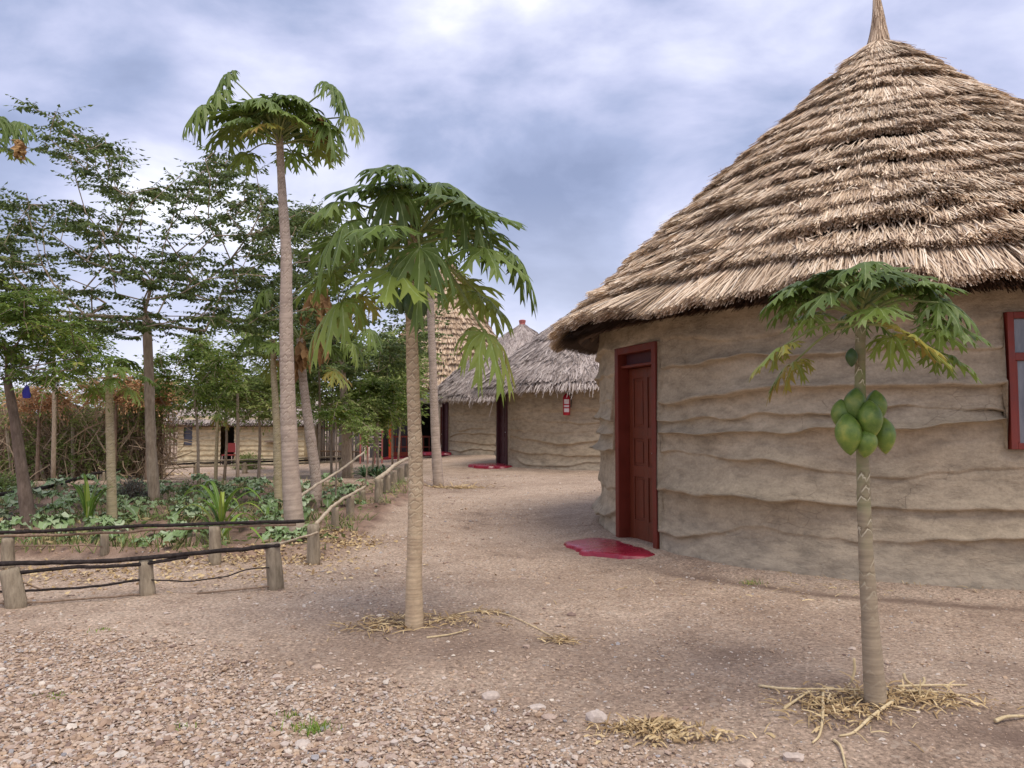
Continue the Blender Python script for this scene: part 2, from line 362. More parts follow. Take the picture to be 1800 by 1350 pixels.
M['thatch_grey'] = mat_thatch('weathered_grass_thatch', [(0, (.12, .09, .078)), (.25, (.27, .22, .195)), (.6, (.43, .365, .325)), (.88, (.58, .505, .455)), (1, (.70, .62, .54))])
M['thatch_tan'] = mat_thatch('tan_thatch', [(0, (.28, .18, .11)), (.3, (.50, .36, .24)), (.7, (.68, .52, .36)), (1, (.82, .70, .54))])
M['under'] = mat_thatch('gap_shade_straw', [(0, (.06, .036, .024)), (1, (.17, .105, .066))])  # inner straw coloured darker, putting shade into the thatch gaps
M['mud'] = mat_mud('mud_plaster'); M['mud_far'] = mat_mud('mud_plaster_far', 1.0, 0.); M['mud_pale'] = mat_mud('pale_mud_plaster', 1.45, -1.)
M['red'] = mat_paint('dark_red_paint', (.14, .028, .009), .38, .45)
M['frame_red'] = mat_paint('red_frame_paint', (.15, .020, .008), .4, .4)
M['win_red'] = mat_paint('window_red_paint', (.22, .032, .018), .42, .35)
M['step'] = mat_paint('red_floor_paint', (.27, .016, .035), .16, .5, 5)
M['maroon'] = mat_paint('maroon_paint', (.065, .012, .016), .5, .4)
M['orange'] = mat_paint('orange_red_paint', (.58, .085, .02), .5, .3)
M['pap'] = mat_leaf('papaya_leaf', PG, (.30, .38, .15), .32, .42)
M['pap_dry'] = mat_leaf('withered_papaya_leaf', [(0, (.22, .12, .05)), (.5, (.34, .19, .08)), (1, (.46, .30, .13))], None, .15, .8)
M['alb'] = mat_leaf('tree_leaf', [(0, (.055, .085, .026)), (.5, (.12, .17, .05)), (.85, (.20, .26, .07)), (1, (.28, .30, .10))], None, .33, .5)
M['fern'] = mat_leaf('feathery_leaf', [(0, (.075, .12, .02)), (.5, (.15, .23, .035)), (.85, (.26, .33, .055)), (1, (.46, .42, .11))], None, .40, .55)
M['bush'] = mat_leaf('bush_leaf', [(0, (.12, .17, .04)), (.5, (.26, .34, .09)), (.85, (.40, .46, .15)), (1, (.52, .52, .24))], None, .38, .6)
M['brush_twig'] = mat_bark('brush_twig', (.26, .18, .12), (.52, .40, .27)); M['drybush'] = mat_leaf('dry_shrub_leaf', [(0, (.40, .20, .10)), (.5, (.62, .36, .18)), (1, (.75, .52, .26))], None, .2, .8)
M['kale'] = mat_leaf('kale_leaf', [(0, (.14, .22, .07)), (.5, (.29, .40, .19)), (.9, (.50, .58, .38)), (1, (.50, .52, .20))], (.38, .46, .30), .15, .5, (.85, 1.))
M['corn'] = mat_leaf('maize_leaf', [(0, (.09, .17, .025)), (.5, (.20, .34, .04)), (1, (.42, .48, .09))], (.30, .38, .14), .28, .45, (.8, 1.))
M['agave'] = mat_leaf('strap_leaf', [(0, (.03, .075, .03)), (.6, (.065, .13, .05)), (1, (.16, .22, .10))], None, .1, .4)
M['greyshrub'] = mat_leaf('grey_shrub_leaf', [(0, (.10, .10, .08)), (1, (.22, .22, .19))], None, .1, .7)
M['trunkA'] = mat_trunk('papaya_bark_scarred', (.46, .34, .22), (.62, .48, .31), (.80, .68, .46), None, 60, True, (4., 26., 1.))
M['trunkB'] = mat_trunk('papaya_bark_green', (.33, .26, .18), (.40, .32, .22), (.74, .66, .48), (.17, .21, .07), 40, True, (4., 21., .42))
M['trunkC'] = mat_trunk('papaya_bark_grey', (.38, .30, .24), (.50, .40, .315), (.62, .52, .41), None, 34, True, (6., 16., .8))
M['trunkD'] = mat_trunk('papaya_bark_pale', (.44, .36, .20), (.52, .43, .27), (.60, .5, .34), None, 40, True, (4., 18., .7))
M['bark'] = mat_bark('tree_bark', (.24, .18, .125), (.50, .40, .29)); M['bark_dark'] = mat_bark('dark_bark', (.15, .105, .075), (.33, .25, .19))
M['post'] = mat_bark('weathered_post_wood', (.20, .16, .11), (.43, .36, .26)); M['black'] = mat_bark('charred_pole', (.015, .012, .011), (.06, .048, .044))
M['palepole'] = mat_bark('peeled_pole', (.42, .33, .22), (.66, .56, .42)); M['twig'] = mat_bark('dry_twig', (.15, .10, .07), (.36, .26, .18))
M['greywood'] = mat_bark('grey_weathered_boards', (.20, .17, .155), (.38, .34, .31))
def plain(nm, c, r=.5, met=0.):
    b = NB(nm); o = b.obj(); b.col(b.mix(.3, c, b.ramp(b.noise(o, 30, 3), [(.3, .7), (.7, 1.2)]), 'MULTIPLY')); b.rough(r); b.b.inputs['Metallic'].default_value = met; return b.m
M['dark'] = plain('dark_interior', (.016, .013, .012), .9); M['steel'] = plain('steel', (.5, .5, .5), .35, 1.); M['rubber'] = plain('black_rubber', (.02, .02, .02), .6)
M['ext_red'] = plain('extinguisher_red', (.42, .012, .03), .25); M['white'] = plain('white_label', (.78, .66, .66), .5); M['slate'] = plain('slate_grey_board', (.10, .11, .14), .7)
M['blue'] = plain('blue_cloth', (.05, .05, .42), .7); M['redplastic'] = plain('red_plastic', (.24, .03, .028), .5); M['pinkwhite'] = plain('pale_pink_slat', (.6, .46, .43), .7)
M['redslat'] = plain('faded_red_slat', (.42, .13, .11), .7); M['darkgrey'] = plain('dark_grey_wall', (.085, .078, .085), .8)
def mat_glass():
    b = NB('window_pane'); o = b.obj(); b.col(b.ramp(b.noise(b.map(o, (1, 1, .2)), 14, 4, .6), [(.35, (.10, .105, .115)), (.65, (.21, .21, .22))])); b.rough(.18); spec(b, .8); return b.m
M['glass'] = mat_glass()
def mat_fruit():
    b = NB('papaya_fruit'); o = b.obj(); r = b.attr('rnd')
    n1 = b.noise(o, 16, 5, .6); n2 = b.noise(o, 90, 3)
    c = b.ramp(n1, [(.32, (.085, .15, .025)), (.5, (.15, .235, .038)), (.68, (.30, .34, .06))])
    c = b.mix(b.attr('vv'), c, (.05, .095, .03)); c = b.mix(b.ramp(n2, [(.62, 0.), (.72, .35)]), c, (.25, .27, .10))
    b.col(c); b.rough(.42); spec(b, .45); b.bump(n1, .15, .01); return b.m
M['fruit'] = mat_fruit()

# ------------------------------------------------------------------ ground
def axis(pts):
    out = [pts[0][0]]
    for (a, s0), (b, s1) in zip(pts[:-1], pts[1:]):
        x = a
        while x < b:
            t = (x - a) / (b - a); st = s0 * (s1 / s0) ** t; x += st; out.append(min(x, b))
    return np.unique(np.array(out))
DARK_SPOTS = [(-.66, 4.75, .75, .8), (1.5, 3.5, .6, .7), (1.9, 3.15, .45, .9), (1.35, 4.15, .4, .8), (-.35, 4.35, .55, .8), (.1, 4.3, .5, .6), (-1.5, 14.8, .9, .5), (.5, 3.5, .4, .5), (2.6, 3.9, .5, .6), (.9, 3.6, .35, .5), (0.6, 4.0, 1.0, .45), (-.9, 4.3, .7, .5), (1.9, 4.4, .9, .4), (.2, 3.4, .5, .4), (2.2, 3.0, .6, .7), (.3, 6.0, .8, .25)]  # darker soil patches near the papayas and across the yard
def build_ground():
    xs = axis([(-400, 60), (-60, 4), (-14, .3), (-5, .045), (5, .045), (12, .35), (60, 5), (400, 60)])
    ys = axis([(-80, 20), (-6, 1.), (1.8, .035), (8.5, .05), (16, .12), (36, .5), (100, 8), (900, 90)])
    X, Y = np.meshgrid(xs, ys); Z = gh(X, Y) + .006 * fbm(X * 9, Y * 9, seed=31, o=3) * (np.hypot(X, Y) < 25)
    n, m = X.shape
    i = np.arange(n - 1)[:, None]; j = np.arange(m - 1)[None]
    Q = np.stack([i * m + j, i * m + j + 1, (i + 1) * m + j + 1, (i + 1) * m + j], -1).reshape(-1, 4)
    dark_soil = np.zeros_like(X); wx = X + .25 * fbm(X * 2.2, Y * 2.2, seed=51); wy = Y + .25 * fbm(X * 2.2, Y * 2.2, seed=57)
    for x, y, r, a in DARK_SPOTS: dark_soil = np.maximum(dark_soil, a * np.exp(-((wx - x) ** 2 + ((wy - y) * 1.3) ** 2) / (r * r) * 1.6))
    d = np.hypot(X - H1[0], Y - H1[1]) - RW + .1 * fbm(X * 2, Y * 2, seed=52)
    dark_soil = np.maximum(dark_soil, .95 * np.exp(-((d - .52) / .10) ** 2) * ss(7.2, 6.2, Y))      # drip line under the eave
    dark_soil = np.maximum(dark_soil, .35 * ss(.1, .5, fbm(X * .9, Y * 1.4, seed=63)) * (Y < 7) * ss(-1, 0, X))
    bed = ss(-1.60, -1.85, X - .05 * fbm(Y * 2, 0, seed=2)) * ss(7.0, 7.3, Y) * (1 - ss(15, 16, Y)); bed = bed * ss(-.9, 0, fbm(X, Y, seed=5) + .2)
    a = Acc(); a.add(np.stack([X, Y, Z], -1).reshape(-1, 3), Q, None, bed.ravel(), dark_soil.ravel())
    o = a.obj('ground', M['ground'], smooth=True); tag(o, kind='structure')
build_ground()

def ico():
    t = (1 + 5 ** .5) / 2
    V = nrm(np.array([[-1, t, 0], [1, t, 0], [-1, -t, 0], [1, -t, 0], [0, -1, t], [0, 1, t], [0, -1, -t], [0, 1, -t], [t, 0, -1], [t, 0, 1], [-t, 0, -1], [-t, 0, 1]]))
    F = np.array([[0, 11, 5], [0, 5, 1], [0, 1, 7], [0, 7, 10], [0, 10, 11], [1, 5, 9], [5, 11, 4], [11, 10, 2], [10, 7, 6], [7, 1, 8], [3, 9, 4], [3, 4, 2], [3, 2, 6], [3, 6, 8], [3, 8, 9], [4, 9, 5], [2, 4, 11], [6, 2, 10], [8, 6, 7], [9, 8, 1]])
    return V, F
IV, IF = ico()
def stones(acc, P, size, flat=.55):
    n = len(P)
    V = IV[None] * (1 + .28 * rng.normal(size=(n, 12, 1)).clip(-1.4, 1.4))
    sc = np.stack([size * rng.uniform(.8, 1.35, n), size * rng.uniform(.55, 1., n), size * rng.uniform(.3, .7, n) * flat / .55], -1)
    V = V * sc[:, None]; a = rng.uniform(0, 6.283, n); tl = rng.normal(0, .35, n)
    c, s = np.cos(tl)[:, None], np.sin(tl)[:, None]; y = V[..., 1] * c - V[..., 2] * s; z = V[..., 1] * s + V[..., 2] * c
    c, s = np.cos(a)[:, None], np.sin(a)[:, None]; x = V[..., 0] * c - y * s; y = V[..., 0] * s + y * c
    V = np.stack([x, y, z], -1) + P[:, None]
    T = (np.arange(n) * 12)[:, None, None] + IF[None]
    acc.add(V.reshape(-1, 3), None, T.reshape(-1, 3), np.repeat(rng.random(n), 12))
def build_gravel():
    ed = np.array([gp(x, y)[:2] for x, y in ((-500, 1075), (0, 1122), (300, 1140), (520, 1188), (700, 1228), (900, 1268), (1100, 1315), (1300, 1380), (1700, 1600))])
    a = Acc(); N = 100000
    X = rng.uniform(-3.6, 1.6, N); Y = rng.uniform(1.9, 5.0, N)
    d = np.interp(X, ed[:, 0], ed[:, 1]) - Y + .22 * fbm(X * 1.7, Y * 1.7, seed=71)
    inview = np.abs(X) < .75 * Y + .35
    keep = inview & (rng.random(N) < np.clip(ss(-.35, .35, d), 0, 1)); X, Y, d = X[keep], Y[keep], d[keep]
    sz = np.clip(rng.lognormal(math.log(.0059), .45, len(X)), .003, .021) * (1 + .25 * ss(0, 1., d))
    P = np.stack([X, Y, gh(X, Y) + sz * .2 + rng.uniform(0, .006, len(X))], -1); stones(a, P, sz)
    tag(a.obj('gravel', M['stone']), 'loose angular tan and grey gravel spread over the lower left foreground', 'gravel', kind='stuff')
    b = Acc(); N = 80000
    Y = 2.2 + 16 * rng.random(N) ** 1.7; X = rng.uniform(-.75, .75, N) * (Y + .5)
    dens = .25 + .75 * ss(-.2, .4, fbm(X * 1.1, Y * 1.1, seed=73)) 
    for cx, cy in (H1, (3.0, 23.)): dens = dens * (np.hypot(X - cx, Y - cy) > RW)
    dens = dens * (1 - .7 * (X < -1.7) * (Y > 7.4))
    k = rng.random(N) < dens; X, Y = X[k], Y[k]
    sz = np.clip(rng.lognormal(math.log(.0052), .5, len(X)), .0025, .022) * (.8 + .06 * Y)
    sz = sz * (1 - .25 * (X > .3)); b_ = Acc(); stones(b_, np.stack([X, Y, gh(X, Y) + sz * .15], -1), sz); 
    tag(b_.obj('pebbles', M['stone']), 'small pale pebbles scattered over the bare dirt yard', 'pebbles', kind='stuff')
build_gravel()
def big_stones():
    L = [(862, 1228, .062, .55, 'white chalky stone on the dirt left of the grey stone'), (945, 1245, .06, .35, 'flat grey stone on the edge of the gravel'), (1050, 1270, .068, .8, 'round grey stone at the left end of the dry leaf litter'),
         (1155, 1262, .06, .4, 'wedge shaped brown stone right of the round grey stone'), (1005, 1082, .04, .6, 'dark clod on the dirt in front of the red doorstep'), (557, 1175, .045, .5, 'pale rounded stone at the upper edge of the gravel'),
         (487, 1192, .04, .5, 'white stone in the gravel below the fence'), (965, 1262, .05, .35, 'yellowish flat stone beside the flat grey stone'), (1395, 1335, .055, .5, 'whitish stone at the bottom edge left of the fallen stalk'),
         (1498, 1142, .03, .5, 'small pale stone left of the fruiting papaya trunk'), (530, 1310, .045, .5, 'blue grey stone in the foreground gravel'), (120, 1325, .03, .6, 'pale stone near the lower left corner'), (1105, 960 + 40, .03, .4, 'small stone in front of the red doorstep'),
         (1310, 1345, .05, .4, 'pale flat stone at the bottom edge of the yard')]
    tones = [.94, .99, .97, .2, .02, .7, .94, .62, .93, .9, 1., .9, .8, .85]
    for (px, py, s, fl, lb), tn in zip(L, tones):
        s *= .72; tn = tn * .85; p = gp(px, py); V = IV.copy(); F = IF
        # subdivide once for a rounder rock
        mid = {}; V = list(V); NF = []
        def mp(a, b):
            k = (min(a, b), max(a, b))
            if k not in mid: mid[k] = len(V); V.append(nrm(V[a] + V[b]))
            return mid[k]
        for a, b, c in F:
            ab, bc, ca = mp(a, b), mp(b, c), mp(c, a); NF += [[a, ab, ca], [b, bc, ab], [c, ca, bc], [ab, bc, ca]]
        V = np.array(V); sd = int(px)
        V = V * (1 + .45 * fbm(V[:, 0] * 1.3 + sd, V[:, 1] * 1.3, V[:, 2] * 1.3, seed=sd)[:, None])
        V = V * np.array([s, s * .75, s * fl]); V = V + p + np.array([0, 0, s * fl * .35])
        acc = Acc(); acc.add(V, None, NF, tn); o = acc.obj('stone', M['stone'], loc=p); tag(o, lb, 'stone', 'loose stones on the yard')
big_stones()

# ------------------------------------------------------------------ round mud huts
def mud_wall(acc, cx, cy, Rw, H, ridges, openings, seed, dth, rows, amp=.035):
    th = [-math.pi]
    marks = sorted(sum([[o[0], o[1]] for o in openings], []))
    xs = np.arange(-math.pi, math.pi, dth); th = np.unique(np.concatenate([xs[[min(abs(x - m) for m in marks) > dth * .5 if marks else True for x in xs]], marks, [math.pi]]))
    A = th * Rw; ct, st = np.cos(th), np.sin(th)
    ax, ay = ct * Rw, st * Rw
    def line(z, k): return z + .17 * fbm(ax * .6, ay * .6, k * 3.1, seed=seed + k, o=2) + .025 * fbm(ax * 6, ay * 6, k * 1.1, seed=seed + 60 + k, o=2) + .065 * fbm(ax * 2.0, ay * 2.2, k * 1.7, seed=seed + 40 + k, o=2)
    zs = [np.full_like(A, -.25)] + [line(z, i) for i, z in enumerate(ridges)] + [np.full_like(A, H)]
    for i in range(1, len(zs) - 1): zs[i] = np.maximum(zs[i], zs[i - 1] + .03)
    Zr, Pr = [], []
    for c in range(len(zs) - 1):
        z0, z1 = zs[c], zs[c + 1]
        aa = np.zeros_like(A) if c == 0 else amp * np.clip(.72 + 2.2 * fbm(ax * .8, ay * .8, c * 5.3, seed=seed + 80 + c, o=4), .12, 1.6) * (1. if c < len(zs) - 3 else .55)
        nr = rows
        for k in range(nr):
            t = k / nr
            if c > 0 and k == 0: Zr.append(z0 + .004); Pr.append(aa * .75)
            else: Zr.append(z0 + (z1 - z0) * t); Pr.append(aa * ((1 - t) ** 3.2 * .8 + .2 * (1 - t)) * (1 if k > 1 else 1.06))
        Zr.append(z1 - .006); Pr.append(np.zeros_like(A))
    Z = np.array(Zr); P = np.array(Pr)
    P = P + .05 * fbm(ax[None] * .9, ay[None] * .9, Z * 1.2, seed=seed + 7, o=3) + .022 * fbm(ax[None] * 4, ay[None] * 4, Z * 5, seed=seed + 9, o=5)
    P = P + .05 * (1 - ss(0, .35, Z))
    n, m = Z.shape; skip = np.zeros((n - 1, m - 1), bool)
    for (t0, t1, zb, zt) in openings:
        c = (th > t0 - 1e-6) & (th < t1 + 1e-6)
        Zc = Z[:, c]; ins = (Zc > zb) & (Zc < zt); near_t = (zt - Zc) < (Zc - zb)
        Z[:, c] = np.where(ins, np.where(near_t | (zb < 0), zt, zb), Zc)
        P[:, c] = np.where(ins, np.clip(P[:, c], -.02, .03), P[:, c])
        tm = (th[:-1] + th[1:]) / 2; zc = (Z[:-1] + Z[1:])
        zc = (Z[:-1, :-1] + Z[1:, :-1] + Z[:-1, 1:] + Z[1:, 1:]) / 4
        skip |= ((tm > t0) & (tm < t1))[None] & (zc > zb - 1e-5) & (zc < zt + 1e-5)
        if zb < 0: skip |= ((tm > t0) & (tm < t1))[None] & (zc < zt - 1e-5)
    V = np.stack([cx + (Rw + P) * ct[None], cy + (Rw + P) * st[None], Z], -1).reshape(-1, 3)
    i, j = np.nonzero(~skip)
    Q = np.stack([i * m + j, i * m + j + 1, (i + 1) * m + j + 1, (i + 1) * m + j], -1)
    # mud reveals inside each opening
    acc.add(V, Q)
    for (t0, t1, zb, zt) in openings:
        for t in (t0, t1):
            zz = np.linspace(max(zb, -.1), zt, 14); d = [(cx + r * math.cos(t), cy + r * math.sin(t)) for r in (Rw + .03, Rw - .22)]
            VV = np.array([[d[k][0], d[k][1], z] for z in zz for k in (0, 1)]); q = [[2 * k, 2 * k + 1, 2 * k + 3, 2 * k + 2] for k in range(13)]
            acc.add(VV, q)
        tt = np.linspace(t0, t1, 8)
        for z in ([zt] if zb < 0 else [zb, zt]):
            VV = np.array([[cx + r * math.cos(t), cy + r * math.sin(t), z] for t in tt for r in (Rw + .03, Rw - .22)]); acc.add(VV, [[2 * k, 2 * k + 1, 2 * k + 3, 2 * k + 2] for k in range(7)])
def roof_fn(cx, cy, Re, zE, zA, bulge=.05, tilt=None, hump=0.):
    def f(th, s, off=0.):
        r = Re * ((1 - s) + bulge * np.sin(np.pi * np.clip(s, 0, 1))) + .10 * np.clip(s, 0, 1)
        r = r * (1 + .012 * fbm(np.cos(th) * 2, np.sin(th) * 2, s * 3, seed=5, o=2))
        if hump: r = r + hump * np.exp(-((s - .78) / .17) ** 2) * np.maximum(0, np.cos(th + R(20))) ** 2
        z = zE + (zA - zE) * s
        if tilt is not None: z = z + tilt(th) * (1 - np.clip(s, 0, 1)) ** 2
        sl = math.atan2(zA - zE, Re); nr_, nz_ = math.sin(sl), math.cos(sl)
        rr = r + off * nr_
        return np.stack([cx + rr * np.cos(th), cy + rr * np.sin(th), z + off * nz_], -1)
    f.len = math.hypot(Re, zA - zE); f.Re = Re; return f
def thatch(acc, f, courses, wid, cover, L, thick, seed, wave=.04, jit=.03, eave_L=None, full=True, lift=.0, tipcol=.25, messy=.12):
    g = np.random.default_rng(seed)
    SL = f.len
    for k, s in enumerate(courses):
        r = f.Re * (1 - s) + .15; n = int(2 * math.pi * r / wid * cover)
        th = g.uniform(-math.pi, math.pi, n); cx_, sx_ = np.cos(th), np.sin(th)
        wv = wave * fbm(cx_ * r * .8, sx_ * r * .8, k * 4.7, seed=seed + k, o=3) + wave * .45 * fbm(cx_ * r * 4, sx_ * r * 4, k * 2.2, seed=seed + 60 + k, o=2)
        ll = (eave_L if (k == 0 and eave_L) else L)
        bun = np.floor(th * r / .33 + .8 * fbm(cx_ * r * 3, sx_ * r * 3, k * 1.9, seed=seed + 11, o=2)); bh = h3(bun, np.full(n, k), np.zeros(n), seed)
        wv = wv + wave * 1.0 * (bh - .5) * (k > 0); bt = .75 + .5 * h3(bun, np.full(n, k), np.ones(n), seed)
        tk = bt * (1 - .55 * s) * thick * (.55 + .9 * vn(cx_ * r * 1.1, sx_ * r * 1.1, k * 3.3, seed=seed + 90 + k))
        lay = g.random(n)                                   # 0 inner .. 1 outer
        tip = s * SL + wv + np.abs(g.normal(0, jit, n)) * (g.random(n) < .9) - g.exponential(jit * .5, n) - lay * .0
        tip = np.maximum(tip, -.10)
        root = tip + ll * g.uniform(.75, 1.15, n)
        o_tip = tk * (.32 + .68 * lay); o_root = .012 + .02 * lay
        da = g.normal(0, messy, n) * ll / r * .6
        my = g.random(n) < .05; da = np.where(my, da * 4, da); o_tip = np.where(my, o_tip + g.uniform(0, .05, n), o_tip)
        da = np.clip(da, -.5, .5)
        P0 = f(th - da * .5, np.clip(root / SL, 0, 1.02), o_root); P1 = f(th, np.clip((root * .45 + tip * .55) / SL, -.1, 1.01), o_tip * .58 + .008); P2 = f(th + da * .5, tip / SL, o_tip - .01)
        T = np.stack([-sx_, cx_, np.zeros(n)], -1); Nn = np.stack([cx_ * .6, sx_ * .6, np.full(n, .8)], -1)
        tw = g.normal(0, .35, n)[:, None]; Wd = nrm(T * np.cos(tw) + Nn * np.sin(tw))
        rnd = np.clip(g.beta(2.2, 2.0, n) * .85 + .12 * lay + .10 * (vn(cx_ * r * 1.5, sx_ * r * 1.5, k, seed=seed + 30) - .5) * 2, 0, 1)
        ribbons(acc, P0, P1, P2, Wd, wid * g.uniform(.7, 1.35, n), rnd, .9)
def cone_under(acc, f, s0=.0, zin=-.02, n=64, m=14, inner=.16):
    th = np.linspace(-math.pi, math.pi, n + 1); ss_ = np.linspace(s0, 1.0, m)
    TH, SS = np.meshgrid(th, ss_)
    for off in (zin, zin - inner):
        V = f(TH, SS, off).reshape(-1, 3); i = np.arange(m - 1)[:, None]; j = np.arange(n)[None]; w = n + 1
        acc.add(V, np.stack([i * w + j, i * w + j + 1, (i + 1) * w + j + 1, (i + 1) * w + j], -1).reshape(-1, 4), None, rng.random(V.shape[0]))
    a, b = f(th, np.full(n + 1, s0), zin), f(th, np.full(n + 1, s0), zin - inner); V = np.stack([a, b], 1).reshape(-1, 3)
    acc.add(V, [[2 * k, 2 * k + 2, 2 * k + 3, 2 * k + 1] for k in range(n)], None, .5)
def panel_door(root, fr, w, h, dd, mat_l, mat_f, far=False):
    fw = .075; a = Acc()
    fr.box(a, -w / 2, -w / 2 + fw, -.16, .035, -.02, h); fr.box(a, w / 2 - fw, w / 2, -.16, .035, -.02, h); fr.box(a, -w / 2 + fw, w / 2 - fw, -.16, .033, h - fw, h)
    fr.box(a, -w / 2 + fw, w / 2 - fw, -.15, -.005, h - fw - .15, h - fw - .12) if not far else None
    o = a.obj('door_frame', mat_f, root); bevel(o, .006)
    a = Acc(); x0, x1 = -w / 2 + fw + .004, w / 2 - fw - .004; zt = h - fw - (.155 if not far else .01); n0, n1 = -dd - .045, -dd
    fr.box(a, x0, x1, n0, n1 - .014, .02, zt)
    sw = .095; xm = (x0 + x1) / 2
    for (ua, ub) in ((x0, x0 + sw), (x1 - sw, x1), (xm - .04, xm + .04)): fr.box(a, ua, ub, n1 - .0135, n1, .02, zt)
    rails = [.02, .26, .72, .84, 1.13, 1.25, zt - .11, zt]
    for k in range(0, 8, 2):
        for (ua, ub) in ((x0 + sw, xm - .04), (xm + .04, x1 - sw)): fr.box(a, ua, ub, n1 - .0135, n1 - .0005, rails[k], rails[k + 1])
    if not far:
        for (za, zb) in ((.26, .72), (.84, 1.13), (1.25, zt - .11)):
            for (ua, ub) in ((x0 + sw, xm - .04), (xm + .04, x1 - sw)): fr.box(a, ua + .03, ub - .03, n1 - .0135, n1 - .004, za + .03, zb - .03)
    d = a.obj('door', mat_l, root); bevel(d, .004)
    hd = Acc(); tube(hd, [fr.p(x1 - .05, n1, 1.0), fr.p(x1 - .05, n1 + .045, 1.0), fr.p(x1 - .05, n1 + .05, .985), fr.p(x1 - .14, n1 + .05, .985)], .009, 8); fr.box(hd, x1 - .068, x1 - .03, n1, n1 + .006, .88, 1.06)
    hd.obj('handle', M['steel'], d, True)
    if not far:
        t = Acc(); fr.box(t, x0, x1, -.09, -.075, h - fw - .12, h - fw); t.obj('transom_panel', M['maroon'], root)
    b = Acc(); fr.box(b, -w / 2 - .05, w / 2 + .05, -.40, -.30, 0, h + .05); return d
def doorstep(root, fr, w, out, hgt, seed, sx=0.):
    a = Acc(); n = 40; t = np.linspace(0, math.pi, n); k = 5
    rr = 1 + .30 * fbm(np.cos(t) * 2.2, np.sin(t) * 2.2, seed=seed, o=4)
    U = -np.cos(t) * w * rr + sx * np.sin(t); Nn = np.sin(t) ** .8 * out * rr - .02
    rows = []
    for (sc, z) in ((1.03, -.06), (1.0, hgt * .55), (.97, hgt * .9), (.90, hgt), (.5, hgt + .012)):
        rows.append([fr.p(u * sc, nn * sc, z) for u, nn in zip(U, Nn)])
    V = np.array(rows).reshape(-1, 3); Q = [[r * n + j, r * n + j + 1, (r + 1) * n + j + 1, (r + 1) * n + j] for r in range(4) for j in range(n - 1)]
    c = len(V); V = np.vstack([V, [fr.p(0, 0, hgt + .015)]]); T = [[4 * n + j, 4 * n + j + 1, c] for j in range(n - 1)]
    a.add(V, Q, T); fr.box(a, -w * .55, w * .55, -.30, .02, -.05, hgt + .010); return a.obj('doorstep', M['step'], root, True)
def hframe(cx, cy, th, Rw=RW): n = np.array([math.cos(th), math.sin(th), 0]); return Frame([cx + n[0] * Rw, cy + n[1] * Rw, 0], [-n[1], n[0], 0], n)

